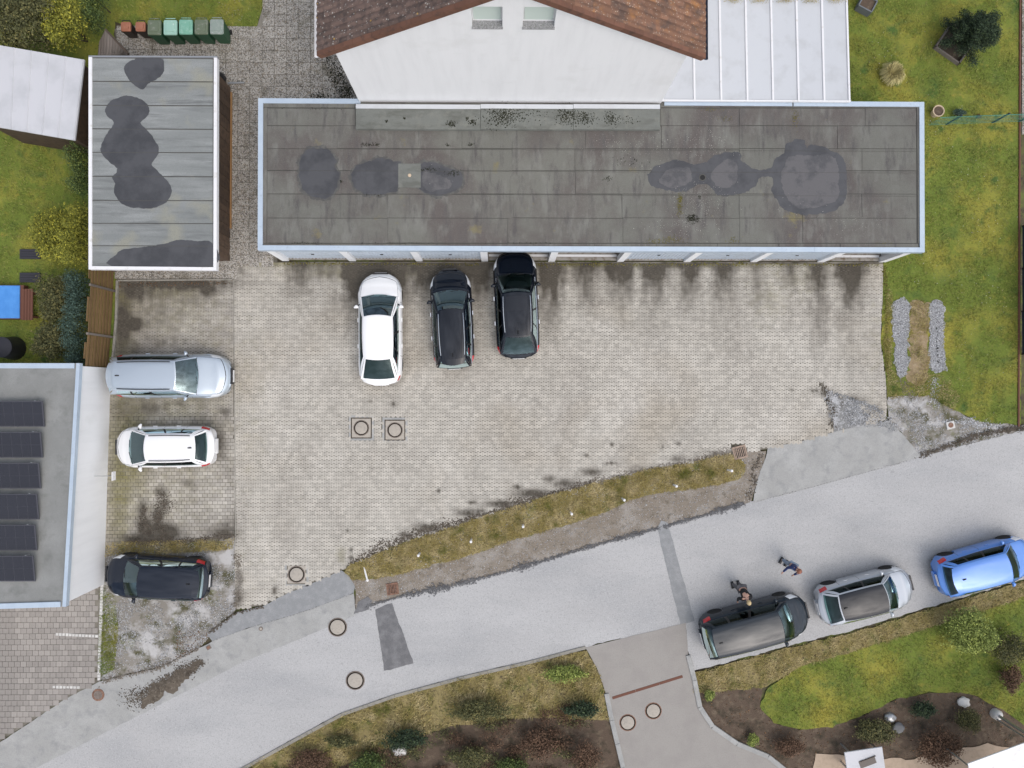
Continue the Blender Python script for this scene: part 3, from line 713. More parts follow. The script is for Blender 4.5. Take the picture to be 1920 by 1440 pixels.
# washed aggregate slabs round the shed
st = MB(); st.sheet(poly(SLABS, -.02))
slab_path = struct('slab_path', st, M['joint'], 'path of square washed-aggregate slabs around the shed', 'path')
slab_mesh = None
pl = poly(SLABS)
C = np.array([(x, y) for x in np.arange(-17.2, -4.5, .515) for y in np.arange(4.6, 18.2, .515)])
C = C[inside(C, pl)]
for cx, cy in C:
    if slab_mesh is None:
        s = MB().bev((0, 0, -.02), (.503, .503, .05), .006)
        slab_mesh = bpy.data.meshes.new('slab'); slab_mesh.from_pydata(s.v, [], s.f); slab_mesh.materials.append(M['slab'])
    o = bpy.data.objects.new('slab', slab_mesh); col.objects.link(o)
    o.parent = slab_path
    o.location = (cx + random.uniform(-.004, .004), cy + random.uniform(-.004, .004), random.uniform(-.004, .003))
    o.rotation_euler = (random.uniform(-.006, .006), random.uniform(-.006, .006), random.uniform(-.008, .008))

# western paved driveway
b = MB(); b.sheet(poly(DRIVE_L, -.02))
drv = struct('driveway', b, M['joint'], 'grey-brown block-paved driveway of the building with solar panels', 'driveway')
pl = poly(DRIVE_L)
LD, WDD = .248, .232
C = []
o0 = P(186, 1092)
for r in range(60):
    for c in range(70):
        C.append((o0.x - .16 - (c + .5 * (r % 2)) * LD, o0.y + .3 - r * WDD))
C = np.array(C); C = C[inside(C, pl)]
pp = PIX(np.concatenate([C, np.zeros((len(C), 1))], 1))
C = C[(pp[:, 0] > -60) & (pp[:, 1] < 1480)]
C = C[np.argsort(-C[:, 0])]
s = MB().bev((0, 0, -.02), (LD - .012, WDD - .012, .05), .006)
dm = bpy.data.meshes.new('paver'); dm.from_pydata(s.v, [], s.f); dm.materials.append(M['drive'])
for cx, cy in C[:300]:
    o = bpy.data.objects.new('paver', dm); col.objects.link(o); o.parent = drv
    o.location = (cx, cy, random.uniform(-.003, .003))
rest = MB()
for cx, cy in C[300:]:
    rest.bev((cx, cy, -.02 + random.uniform(-.003, .003)), (LD - .012, WDD - .012, .05), .006)
if rest.v:
    tag(obj('paver_field', rest, M['drive'], drv), kind='stuff')
def edging(name, a, b, size, m, label, z=.012, parent=None):
    root = thing(name, P(*a), label, 'edging')
    A, B = P(*a), P(*b)
    n = max(1, int((B - A).length / size)); ang = math.atan2(B.y - A.y, B.x - A.x)
    for i in range(n):
        c = A.lerp(B, (i + .5) / n)
        obj('edge_stone', MB().bev((c.x, c.y, z - .045 + random.uniform(-.004, .004)), (size * .92, size * random.uniform(.85, 1), .09), .012, ang + random.uniform(-.05, .05)), m, root)
    return root
edging('edge_stone_row', (191, 1095), (185, 1276), .13, M['edgewhite'], 'row of small white edge stones along the driveway beside the gravel lot')
edging('edge_stone_row', (104, 1189), (184, 1193), .13, M['edgewhite'], 'white stone stripe set across the paved driveway, upper of two')
edging('edge_stone_row', (98, 1288), (150, 1289), .13, M['edgewhite'], 'white stone stripe set across the paved driveway, lower of two')

def kerb_line(name, pts, w, h, m, label, z=0.0):
    root = thing(name, P(*pts[0]), label, 'kerb')
    for a, b in zip(pts[:-1], pts[1:]):
        A, B = P(*a), P(*b)
        n = max(1, int((B - A).length / 1.0)); ang = math.atan2(B.y - A.y, B.x - A.x)
        for i in range(n):
            p, q = A.lerp(B, i / n), A.lerp(B, (i + 1) / n)
            c = (p + q) / 2
            obj('kerb_stone', MB().bev((c.x, c.y, z + h / 2 - .05), ((q - p).length - .008, w, h + .1), .01, ang), m, root)
    return root
kerb_line('kerb', [(438, 524), (440, 780), (442, 1012)], .05, .006, M['kerb'], 'thin flush concrete kerb line between parking bays and court')
kerb_line('kerb', [(219, 600), (214, 660), (211, 688)], .09, .10, M['kerb'], 'concrete kerb below the lower half of the brown fence')
kerb_line('kerb', [(222, 526), (436, 524)], .07, .05, M['kerb'], 'low concrete kerb under the south eaves of the shed')
kerb_line('kerb', [(221, 526), (219, 600)], .09, .10, M['kerb'], 'concrete kerb below the upper half of the brown fence')
kerb_line('kerb', [(1137, 1300), (1147, 1350), (1168, 1438), (1190, 1540)], .2, .05, M['apron'], 'pale kerb along the west edge of the grey driveway')
kerb_line('kerb', [(1290, 1228), (1302, 1275), (1312, 1325), (1336, 1362), (1382, 1394), (1440, 1418), (1480, 1450)], .2, .05, M['apron'], 'pale curved kerb along the east edge of the grey driveway')
kerb_line('kerb', [(1148, 1309), (1280, 1268)], .12, .004, M['redwood'], 'dark red line of setts across the grey driveway', z=.004)
kerb_line('kerb', [(1098, 1214), (1000, 1240), (870, 1270), (740, 1305), (640, 1340), (530, 1400), (440, 1450)], .14, .03, M['kerb'], 'worn kerb along the south edge of the road')

# ------------------------------------------------------------------ grass and gravel
LR = poly(LAWN_R)
TR1 = [(1674, 570), (1680, 560), (1694, 556), (1706, 566), (1708, 590), (1705, 620), (1703, 660), (1704, 695), (1690, 707), (1680, 700), (1676, 660), (1673, 620)]
TR2 = [(1740, 575), (1748, 562), (1762, 560), (1770, 570), (1770, 610), (1771, 650), (1777, 680), (1770, 697), (1756, 702), (1742, 692), (1740, 660), (1742, 620)]
MID = [(1706, 568), (1728, 560), (1742, 572), (1741, 620), (1744, 680), (1738, 712), (1720, 724), (1704, 712), (1707, 660), (1705, 610)]
def shrink(pts, fx, fy):
    cx, cy = sum(p[0] for p in pts) / len(pts), sum(p[1] for p in pts) / len(pts)
    return [(cx + (x - cx) * fx, cy + (y - cy) * fy) for x, y in pts]
t1, t2, md = poly(shrink(TR1, .90, .97)), poly(shrink(TR2, .86, .96)), poly(MID)
grass('grass', LR, 620, .055, .012, M['blade'], 'short mossy grass of the lawn east of the garages', holes=[t1, t2, md], z=-.03)
grass('grass', poly(LAWN_TL), 700, .06, .012, M['blade'], 'short grass of the lawn behind the bins', z=-.03)
grass('grass', poly([(-20, 240), (165, 260), (165, 700), (-20, 700)]), 500, .06, .013, M['blade'], 'grass of the neighbour garden beside the hedge', z=-.05)
grass('grass', poly(LAWN_S), 480, .06, .013, M['blade'], 'grass of the lawn south of the parked street cars', z=-.03)
grass('dry_grass', poly(GRASS_STRIP), 1700, .10, .012, M['dry_blade'], 'tufted dry olive grass on the strip with white posts', z=-.02)
grass('dry_grass', poly(VERGE_S2), 520, .12, .015, M['dry_blade'], 'dry grass of the verge south of the road', z=-.035)
grass('dry_grass', poly(STRIP_S), 600, .09, .013, M['dry_blade'], 'dry brown grass beside the parked street cars', z=-.035)
grass('dry_grass', md, 1500, .06, .012, M['dry_blade'], 'trampled dry grass between the two gravel wheel tracks', z=-.03)
for pts_, lb in (([(1664, 690), (1700, 706), (1740, 700), (1780, 705), (1800, 745), (1790, 772), (1740, 745), (1664, 748)], 'dry worn grass between the gravel tracks and the gravel ground'), ([(1664, 540), (1674, 545), (1672, 700), (1664, 712), (1656, 640)], 'dry grass between the court edge and the gravel track')):
    grass('dry_grass', poly(pts_), 1100, .05, .012, M['dry_blade'], lb, z=-.03)
clods([(1690, 712), (1700, 735), (1720, 748)], 20, 60, 'bare soil crumbs at the lower end of the gravel track', M['dirt'], -.02)
clods([(1755, 706), (1750, 735), (1752, 760)], 14, 60, 'grey crumbs below the farther gravel track', M['stone'], -.02)
clods([(1757, 612), (1757, 650), (1759, 680)], 3, 6, 'dark weed tufts in the farther gravel track', M['moss'], .01)
clods([(1768, 790), (1800, 792), (1880, 800)], 9, 40, 'pale stones along the lower edge of the lawn', M['stone'], -.02)
grass('grass', poly([(188, 1100), (215, 1118), (222, 1180), (215, 1255), (186, 1268)]), 1500, .07, .012, M['blade'], 'mossy grass strip beside the white edge stones', z=-.02)
grass('dry_grass', poly([(196, 1018), (440, 1010), (436, 1030), (330, 1036), (230, 1040), (196, 1044)]), 1500, .08, .013, M['dry_blade'], 'weedy grass strip north of the black hatchback', z=-.02)
ms = MB(); ms.sheet(jag(smooth_poly(poly(GRASS_STRIP, -.017), 2), .15, .05)); struct('grass_strip', ms, M['verge'], 'raised grassy strip between the court and the road', 'verge')
ms = MB(); ms.sheet(jag(smooth_poly(md, 5), .1, .14)); o = struct('bare_soil', ms, mat('sandy_soil', (.33, .25, .155), .95, layers=[((.22, .165, .09), 'noise', 3, .46, .64, 6), ((.42, .34, .24), 'noise', 7, .55, .72)], bump=(30, .6, .02)), 'bare sandy soil between the gravel wheel tracks', 'soil'); o.location.z = -.018 - 0
for t, nm in ((t1, 'left'), (t2, 'right')):
    ms = MB(); ms.sheet(jag(smooth_poly([Vector((p.x, p.y, -.012)) for p in t], 4), .07, .06, 3.0))
    struct('gravel_track', ms, M['stonebed'], 'grey gravel wheel track in the lawn, ' + ('closer to the pavers' if nm == 'left' else 'farther from the pavers'), 'track')
    gravel('gravel', jag(smooth_poly(t, 4), .08, .10, 7.0), 2300, .010, .024, M['stone'], 'loose pale stones of the wheel track ' + ('closer to the pavers' if nm == 'left' else 'farther from the pavers'), -.006)
gravel('gravel', poly(GRAVEL_R), 900, .008, .024, M['stone'], 'loose pale gravel beside the east apron', -.02, dens=1.4)
gravel('gravel', poly(LOT), 900, .008, .026, M['stone'], 'loose pale gravel of the lot under the black hatchback', -.014, dens=1.1)
gravel('gravel', jag(poly([(1585, 752), (1608, 746), (1640, 762), (1668, 782), (1690, 812), (1640, 797), (1600, 800), (1580, 785)]), .1, .12, 2.0), 900, .008, .024, M['stone'], 'pale rubble stones in the broken paving', .006)
gravel('gravel', poly(DIRT), 160, .008, .022, M['stone'], 'scattered pebbles on the dirt strip along the road', -.016)
gravel('fallen_leaves', poly([(222, 524), (436, 522), (436, 533), (222, 540)]), 130, .012, .03, M['leaflitter'], 'brown fallen leaves along the shed kerb', .012, cat='leaves')
gravel('fallen_leaves', poly(BED_SE), 30, .014, .034, M['leaflitter'], 'brown fallen leaves over the bare southern bed', -.03, cat='leaves')
gravel('fallen_leaves', poly([(330, 1180), (395, 1186), (372, 1220), (330, 1240)]), 120, .012, .03, M['leaflitter'], 'brown fallen leaves at the corner of the gravel lot', .0, cat='leaves')
sp = []
for x, y, r in ((1820, 300, 90), (1850, 420, 80), (1760, 230, 70), (1750, 500, 80), (1700, 100, 90), (440, 20, 30), (1840, 560, 80), (1800, 680, 80)):
    sp.append((x, y, r, r, 46))
blobs('daisies', sp, M['speck'], 'tiny white daisies and petals scattered on the eastern lawn', 'flowers', .03, .008, .018)
# soil washed over the pavers along the grass strip, as loose clods
clods([(655, 1056), (700, 1034), (760, 1008), (815, 990), (860, 979), (930, 957), (1000, 934), (1060, 917), (1110, 903)], 11, 60, 'dark soil spilled on the pavers along the grass strip')
clods([(1110, 903), (1200, 883), (1300, 862), (1372, 848), (1392, 838)], 8, 40, 'grey-brown soil spilled on the pavers near the east drain', M['dirt'])
clods([(272, 950), (266, 975), (280, 1004)], 10, 50, 'dark damp soil trail on the empty parking bay pavers')
clods([(304, 925), (308, 950), (292, 978), (315, 1008)], 15, 70, 'dark wet leaf soil heaped on the empty parking bay pavers')
clods([(240, 1016), (330, 1016), (440, 1004)], 9, 70, 'dark soil edge between parking bay pavers and gravel lot')
clods([(1404, 934), (1416, 905), (1412, 880), (1432, 850)], 8, 22, 'black crumbling soil between dirt strip and east apron')
clods([(1395, 944), (1300, 972), (1245, 988)], 7, 60, 'dark crumbs along the road edge east of the trench patch', M['patch'])
clods([(1235, 990), (1100, 1027), (960, 1069), (850, 1098), (760, 1116), (690, 1136)], 7, 55, 'dark crumbs along the road edge below the white marker posts', M['patch'])
clods([(1728, 854), (1790, 832), (1836, 815), (1920, 800)], 8, 60, 'dark wet crumbs along the gutter beside the gravel ground')
clods([(1540, 722), (1552, 745), (1562, 770), (1558, 800)], 9, 26, 'dark crumbs around the broken paving by the east apron')
clods([(1560, 736), (1600, 748), (1655, 772)], 5, 24, 'grey crumbs along the upper edge of the broken paving', M['patch2'])
road_patch([(262, 1318), (290, 1280), (340, 1252), (368, 1240), (376, 1248), (340, 1280), (300, 1312), (275, 1328)], -.003, M['soil'], 'dark damp stain on the footpath below the gravel lot', .12)
clods([(250, 1312), (300, 1280), (378, 1240)], 16, 150, 'dark damp leaf soil on the footpath below the gravel lot', M['soil'], -.002)
clods([(1412, 942), (1560, 903), (1727, 857)], 2.0, 9, 'thin dark crack between east apron and road', M['patch'], -.001, .006, .014)
clods([(398, 1202), (470, 1176), (560, 1150), (664, 1112)], 2.0, 7, 'thin dark joint between the two west apron strips', M['patch'], -.001, .006, .014)
clods([(372, 1217), (300, 1252), (190, 1278)], 7, 30, 'brown soil along the lower edge of the gravel lot', M['dirt'])
clods([(445, 1040), (448, 1100), (440, 1140)], 9, 50, 'brown soil along the west edge of the court pavers', M['dirt'])
clods([(392, 1188), (440, 1150), (495, 1138)], 6, 40, 'dark soil along the north edge of the west apron')
clods([(1663, 700), (1662, 560), (1658, 500)], 4, 16, 'mossy soil along the east edge of the court pavers', M['oldmoss'])
clods([(530, 494), (900, 496)], 4, 10, 'mossy dirt at the foot of the closed garage doors', M['oldmoss'])
clods([(1010, 496), (1650, 496)], 4, 10, 'mossy dirt at the foot of the eastern garage doors', M['oldmoss'])

# ------------------------------------------------------------------ leaf clouds
def leaf_mesh(name, clumps, leaf, tone_bias=0.0):
    leaf *= .74
    clumps = [(c, r, int(n * 1.6)) for c, r, n in clumps]
    """clumps: (centre, radii, count)"""
    Vs, Ts = [], []
    for c, rad, n in clumps:
        d = rng.normal(0, 1, (n, 3)); d /= np.linalg.norm(d, axis=1)[:, None]
        d[:, 2] = np.where(d[:, 2] < -.5, -d[:, 2], d[:, 2])
        sd = rng.uniform(0, 50)
        nz = np.array([mn.noise(Vector((q[0] * 2.2 + sd, q[1] * 2.2, q[2] * 2.2))) for q in d])
        nz2 = np.array([mn.noise(Vector((q[0] * 5 + sd, q[1] * 5, q[2] * 5 + 7))) for q in d])
        r = (rng.uniform(0, 1, n) ** .4) * (1 + .45 * nz + .28 * nz2)
        p = np.array(c) + d * r[:, None] * np.array(rad)
        s = leaf * rng.uniform(.6, 1.4, n)
        u = rng.normal(0, 1, (n, 3)); u /= np.linalg.norm(u, axis=1)[:, None]
        nv = d * .6 + rng.normal(0, .7, (n, 3)) + np.array([0, 0, .5]); nv /= np.linalg.norm(nv, axis=1)[:, None]
        u = np.cross(nv, u); u /= np.linalg.norm(u, axis=1)[:, None] + 1e-9
        w = np.cross(nv, u)
        u *= s[:, None]; w *= (s * .55)[:, None]
        Vs.append(np.stack([p - u, p - w, p + u, p + w], 1).reshape(-1, 3))
        Ts.append(np.clip(.5 + .5 * nz2 + rng.normal(0, .22, n) + tone_bias, 0, 1))
    V = np.concatenate(Vs); T = np.concatenate(Ts)
    return np_mesh(name, V, np.arange(len(V)).reshape(-1, 4), T)
def shrub(name, px, py, z, rx, ry, h, n, m, label, cat='shrub', leaf=.05, group=None, lumps=5):
    """px,py: where the middle of the crown shows; radii in metres; h: height"""
    zc = h * .55
    c = P(px, py, zc)
    root = thing(name, (c.x, c.y, 0), label, cat, group)
    tr = MB()
    for k in range(4):
        a = k * 1.7 + random.random()
        tr.tube((c.x, c.y, -.05), (c.x + math.cos(a) * rx * .45, c.y + math.sin(a) * ry * .45, zc), .035, .012, 6)
    obj('trunk', tr, M['bark'], root)
    cl = [((0, 0, zc), (rx * .8, ry * .8, h * .45), int(n * .5))]
    for k in range(lumps):
        a = 6.28 * k / lumps + random.uniform(-.5, .5)
        cl.append(((math.cos(a) * rx * .5, math.sin(a) * ry * .5, zc + random.uniform(-.1, .25) * h), (rx * random.uniform(.38, .55), ry * random.uniform(.38, .55), h * .3), int(n * .5 / lumps)))
    link('crown', leaf_mesh('crown', cl, leaf), m, root)
    return root
def hedge(name, pts, w, h, n_per_m, m, label, leaf=.05):
    """run of overlapping clumps along a line of pixels at the ground"""
    A = [P(*p) for p in pts]
    root = thing(name, A[0], label, 'hedge')
    cl = []; tr = MB()
    for a, b in zip(A[:-1], A[1:]):
        k = max(1, int((b - a).length / (w * .7)))
        for i in range(k):
            c = a.lerp(b, (i + .5) / k)
            hh = h * random.uniform(.85, 1.1)
            cl.append(((c.x - A[0].x + random.uniform(-.1, .1), c.y - A[0].y, hh * .52), (w * .55, w * .62, hh * .52), int(n_per_m * w * .7)))
            tr.tube((c.x, c.y, -.05), (c.x + random.uniform(-.1, .1), c.y, hh * .6), .03, .012, 6)
    obj('trunk', tr, M['bark'], root)
    link('crown', leaf_mesh('crown', cl, leaf), m, root)
    return root

# ------------------------------------------------------------------ garage row
ZR = 2.70
gar = thing('garage_block', P(1090, 492, 0), 'long flat-roofed white garage block with pale blue roof coping', 'garage')
gTL, gTR, gBR, gBL = P(486, 187, ZR), P(1731, 193, ZR), P(1731, 470, ZR), P(486, 466, ZR)
def gmap(px, py, z):          # a place on the garage roof seen at that pixel
    return P(px, py, z)
yF = P(900, 490, 0).y          # front plane of the pillars
yB = gTL.y - .08
xL, xR = gTL.x + .10, gTR.x - .10
obj('roof_slab', MB().box(((xL + xR) / 2, (gTL.y + gBL.y) / 2, ZR - .11), (gTR.x - gTL.x - .04, gTL.y - gBL.y - .04, .20)), M['seam'], gar)
def wall_box(x0, x1, y0, y1, z0, z1, m, nm='wall'):
    return obj(nm, MB().box(((x0 + x1) / 2, (y0 + y1) / 2, (z0 + z1) / 2), (x1 - x0, y1 - y0, z1 - z0)), m, gar)
wall_box(xL, xL + .2, yF + .22, yB, -.05, ZR - .215, M['white_wall'])
wall_box(xR - .2, xR, yF + .22, yB, -.05, ZR - .215, M['white_wall'])
wall_box(xL + .202, xR - .202, yB - .2, yB - .002, -.05, ZR - .215, M['white_wall'])
pil = [528, 661, 786, 909, 1034, 1163, 1288, 1413, 1539, 1663]
PX_ = [P(x, 490, 0).x for x in pil]
PX_[0] = xL + .14; PX_[-1] = xR - .14
for i, x in enumerate(PX_):
    wall_box(x - .14, x + .14, yF, yF + .215, -.05, ZR - .215, M['white_wall'], 'pillar')
    if 0 < i < 9:
        wall_box(x - .05, x + .05, yF + .30, yB - .21, -.05, ZR - .22, M['interior'], 'partition')
obj('floor', MB().box(((xL + xR) / 2, (yF + yB) / 2, -.045), (xR - xL - .42, yB - yF - .5, .12)), M['conc'], gar)
OPEN = {3, 4, 8}
for i in range(9):
    a, b = PX_[i] + .142, PX_[i + 1] - .142
    wall_box(a, b, yF + .05, yF + .19, -.05, .03, M['conc'], 'threshold')
    wall_box(a, b, yF + .04, yF + .12, ZR - .40, ZR - .22, M['white_wall'], 'lintel')
    if i in OPEN:
        wall_box(a + .02, b - .02, yF + .20, yF + .30, .016, .034, M['white_metal'], 'door_rail')
        # door pushed up under the ceiling
        d = MB()
        n = 44
        for k in range(n):
            x0 = a + .06 + (b - a - .12) * k / n; x1 = a + .06 + (b - a - .12) * (k + 1) / n
            d.box(((x0 + x1) / 2, yF + 1.35, ZR - .30 - (.012 if k % 2 else 0)), (x1 - x0, 2.05, .02))
        obj('garage_door', d, M['door'], gar)
    else:
        d = MB()
        n = 36
        for k in range(n):
            x0 = a + .01 + (b - a - .02) * k / n; x1 = a + .01 + (b - a - .02) * (k + 1) / n
            d.box(((x0 + x1) / 2, yF + .13 - (.018 if k % 2 else 0), 1.17), (x1 - x0, .03, 2.22))
        dr = obj('garage_door', d, M['door'], gar)
        obj('handle', MB().box(((a + b) / 2, yF + .075, 1.05), (.12, .03, .03)), M['trim'], dr)
# coping: four metal edge profiles, raised a little
def coping_run(p, q, w, z0, z1, inward):
    d = (q - p).normalized(); nrm = Vector((-d.y, d.x, 0)) * inward
    lo = [Vector((v.x, v.y, z0)) for v in (p, q, q + nrm * w, p + nrm * w)]
    hi = [Vector((v.x, v.y, z1)) for v in (p, q, q + nrm * w, p + nrm * w)]
    if inward < 0: lo, hi = lo[::-1], hi[::-1]
    return MB().hexa(lo, hi)
zt = ZR + .055
cTL, cTR, cBR, cBL = P(484, 184, zt), P(1733, 191, zt), P(1734, 473, zt), P(483, 469, zt)
cw = .19
dF = (cBR - cBL); dBk = (cTR - cTL)
nF = 6
for k in range(nF):
    a, b = cBL.lerp(cBR, k / nF), cBL.lerp(cBR, (k + 1) / nF)
    g = (b - a).normalized() * .003
    obj('coping', coping_run(a + g, b - g, cw, ZR - .20, zt + (.002 if k % 2 else 0), 1), M['coping'], gar)
obj('coping', coping_run(cTL, cTL.lerp(cTR, .152), cw, ZR - .18, zt, -1), M['coping'], gar)
obj('coping', coping_run(cTL.lerp(cTR, .607), cTL.lerp(cTR, .80), cw, ZR - .18, zt, -1), M['coping'], gar)
obj('coping', coping_run(cTL.lerp(cTR, .802), cTR, cw, ZR - .18, zt, -1), M['coping'], gar)
up = Vector((0, cw + .002, 0))
obj('coping', coping_run(cTL - up, cBL + up, cw, ZR - .18, zt + .001, 1), M['coping'], gar)
obj('coping', coping_run(cTR - up, cBR + up, cw, ZR - .18, zt + .001, -1), M['coping'], gar)
# felt sheets
rows = [(203, 236), (236, 279), (279, 320), (320, 364), (364, 409), (409, 456)]
seams = [[501, 667, 668, 1238, 1386, 1622, 1718], [501, 632, 866, 1098, 1240, 1386, 1570, 1718], [501, 724, 960, 1078, 1386, 1506, 1616, 1718],
         [501, 640, 866, 1079, 1300, 1386, 1500, 1718], [501, 726, 963, 1166, 1386, 1504, 1616, 1718], [501, 727, 952, 1168, 1387, 1505, 1718]]
for (y0, y1), sx in zip(rows, seams):
    for k in range(len(sx) - 1):
        a, b = P(sx[k] + .25, y0 + .25, ZR), P(sx[k + 1] - .25, y1 - .25, ZR)
        if b.x - a.x < .05: continue
        lift = random.uniform(0, .003)
        z = ZR - .012
        sh = [(a.x, a.y), (b.x, a.y), (b.x, b.y), (a.x, b.y)]
        sh = [(x + random.uniform(-.006, .006), y + random.uniform(-.006, .006)) for x, y in sh]
        lo = [Vector((x, y, z)) for x, y in sh][::-1]
        hi = [Vector((x, y, z + .02 + lift)) for x, y in sh][::-1]
        obj('felt_sheet', MB().hexa(lo, hi), M['felt'], gar)
for y0, y1 in ((192, 202), (457, 466)):
    xs = [494, 620, 760, 880, 1000, 1115, 1230, 1345, 1460, 1575, 1722] if y0 > 300 else [494, 667, 1238, 1350, 1466, 1580, 1722]
    for a_, b_ in zip(xs[:-1], xs[1:]):
        a, b = P(a_ + .4, y0, ZR), P(b_ - .4, y1, ZR)
        obj('edge_felt', MB().box(((a.x + b.x) / 2, (a.y + b.y) / 2, ZR + .004), (b.x - a.x, a.y - b.y, .03)), M['felt'], gar)
for x0, x1 in ((494, 500), (1719, 1725)):
    a, b = P(x0, 202, ZR), P(x1, 456, ZR)
    obj('edge_felt', MB().box(((a.x + b.x) / 2, (a.y + b.y) / 2, ZR + .004), (b.x - a.x, a.y - b.y, .03)), M['felt'], gar)
# raised ledge below the house gable
for x0, x1 in ((667, 901), (901, 1075), (1075, 1238)):
    a, b = P(x0 + .3, 196, ZR + .16), P(x1 - .3, 243, ZR + .16)
    led = obj('ledge', MB().box(((a.x + b.x) / 2, (a.y + b.y) / 2, ZR + .085), (b.x - a.x, a.y - b.y, .15)), M['felt3'], gar)
    obj('flashing', MB().box(((a.x + b.x) / 2, a.y - .07, ZR + .168), (b.x - a.x, .17, .012)), M['panel'], led)
def film(pts, z, m, parent, nm='puddle', k=4, amp=.030):
    mb_ = MB(); pl_ = jag(smooth_poly(poly(pts, z), k), .05, amp, 5.0)
    pl_ = [p + Vector((mn.noise(p * 9) * amp * 1.6, mn.noise(p * 9 + Vector((5, 1, 2))) * amp * 1.6, 0)) for p in pl_]
    mb_.sheet(pl_)
    return obj(nm, mb_, m, parent)
PUD = [[(597, 277), (615, 280), (630, 300), (628, 315), (637, 325), (632, 345), (625, 365), (603, 372), (575, 362), (563, 340), (560, 310), (568, 288), (580, 279)],
       [(658, 335), (665, 315), (680, 305), (715, 297), (740, 303), (752, 308), (748, 352), (730, 362), (700, 366), (675, 360)],
       [(786, 310), (810, 303), (835, 312), (860, 322), (868, 335), (862, 352), (840, 363), (815, 367), (790, 358), (782, 345)],
       [(1214, 335), (1222, 318), (1245, 305), (1272, 300), (1300, 309), (1330, 300), (1352, 287), (1372, 285), (1388, 288), (1390, 302), (1405, 310), (1420, 318), (1440, 316), (1450, 308), (1452, 300), (1470, 287), (1475, 270), (1500, 260), (1508, 263),
        (1511, 276), (1520, 272), (1540, 274), (1560, 283), (1575, 290), (1586, 310), (1588, 350), (1585, 375), (1570, 392), (1545, 400), (1510, 403), (1475, 395), (1455, 375), (1447, 355), (1448, 335), (1425, 332), (1418, 350), (1400, 358), (1370, 367),
        (1345, 365), (1330, 350), (1310, 345), (1290, 357), (1255, 358), (1228, 350)]]
def grow(pts, d):
    cx, cy = sum(p[0] for p in pts) / len(pts), sum(p[1] for p in pts) / len(pts)
    return [(x + (x - cx) / (math.hypot(x - cx, y - cy) + 1e-6) * d, y + (y - cy) / (math.hypot(x - cx, y - cy) + 1e-6) * d) for x, y in pts]
for p in PUD:
    film(p, ZR + .0145, M['wet'], gar)
for p in PUD[:3]:
    film(grow(p, 4), ZR + .0128, M['tide'], gar, 'tide_line', 4, .05)
for p in ([(1475, 300), (1500, 290), (1515, 292), (1560, 292), (1572, 320), (1570, 370), (1545, 385), (1500, 390), (1475, 370), (1465, 335)], [(1235, 335), (1260, 315), (1290, 315), (1297, 335), (1280, 350), (1250, 350)], [(1335, 325), (1360, 300), (1380, 305), (1378, 345), (1345, 350)],
          [(792, 325), (810, 322), (838, 335), (845, 350), (815, 358), (795, 352)]):
    film(p, ZR + .0185, M['damp'], gar, 'drying_patch')
for y_ in (279, 320, 364):
    a, b = P(502, y_, ZR), P(1717, y_, ZR)
    obj('seam', MB().box(((a.x + b.x) / 2, a.y, ZR + .0195), (b.x - a.x, .007, .006)), M['seam'], gar)
a, b = P(747, 307, ZR), P(789, 352, ZR)
dsheet = obj('drain_sheet', MB().box(((a.x + b.x) / 2, (a.y + b.y) / 2, ZR + .0165), (b.x - a.x, a.y - b.y, .008)), M['felt3'], gar)
for x, y in ((768, 329), (1317, 333)):
    c = P(x, y, ZR)
    if x > 1000:
        dr = obj('roof_drain', MB().lathe((c.x, c.y, ZR), [(.135, .019), (.135, .026), (.105, .026), (.10, .021)], 20), M['seam'], gar)
        obj('drain_hole', MB().lathe((c.x, c.y, ZR), [(.10, .0225), (.10, .0245)], 20), M['black'], dr)
    else:
        dr = obj('roof_drain', MB().lathe((c.x, c.y, ZR), [(.07, .02), (.06, .05), (.03, .06)], 14), M['clay'], gar)
blobs('moss_clumps', [(940, 218, 26, 22, 420), (965, 215, 60, 18, 300), (1062, 215, 20, 22, 320), (1095, 222, 22, 14, 260), (1145, 222, 14, 14, 160), (846, 232, 9, 6, 90), (886, 228, 7, 6, 80), (759, 222, 3, 3, 24), (725, 227, 3, 3, 24), (875, 222, 3, 3, 20), (1172, 225, 30, 8, 60)], M['moss'], '', '', ZR + .161, .008, .03, gar, .35)
blobs('moss_clumps', [(690, 271, 14, 4, 70), (706, 271, 6, 3, 40), (840, 272, 6, 3, 30), (882, 271, 8, 3, 40), (600, 203, 60, 3, 40), (1300, 412, 16, 7, 160), (1297, 408, 10, 6, 120), (1312, 370, 4, 4, 20), (640, 340, 4, 3, 25), (850, 325, 16, 6, 120), (800, 318, 20, 5, 120), (700, 366, 20, 3, 40),
            (560, 456, 60, 1.5, 60), (760, 456, 60, 1.5, 60), (1000, 456, 60, 1.5, 50), (1140, 335, 10, 4, 40), (1180, 302, 30, 12, 40)], M['moss'], '', '', ZR + .016, .006, .022, gar, .35)
blobs('pale_specks', [(1330, 260, 60, 40, 220), (1320, 380, 60, 40, 260), (1300, 400, 40, 50, 160), (1270, 430, 60, 20, 120), (1220, 270, 70, 30, 110), (1180, 300, 60, 30, 50), (1590, 420, 60, 20, 60), (1160, 270, 60, 24, 60), (1500, 380, 60, 30, 30), (800, 330, 60, 30, 24)], M['speck'], '', '', ZR + .017, .004, .012, gar, .4)
blobs('yellow_moss', [(1275, 385, 6, 22, 320), (1276, 372, 5, 8, 120), (1230, 453, 20, 7, 160), (1260, 450, 20, 9, 200), (1375, 450, 14, 8, 90), (1330, 205, 24, 5, 90), (1490, 222, 9, 18, 140), (1360, 222, 16, 8, 60), (1655, 455, 20, 5, 50)], M['oldmoss'], '', '', ZR + .0155, .006, .016, gar, .2)

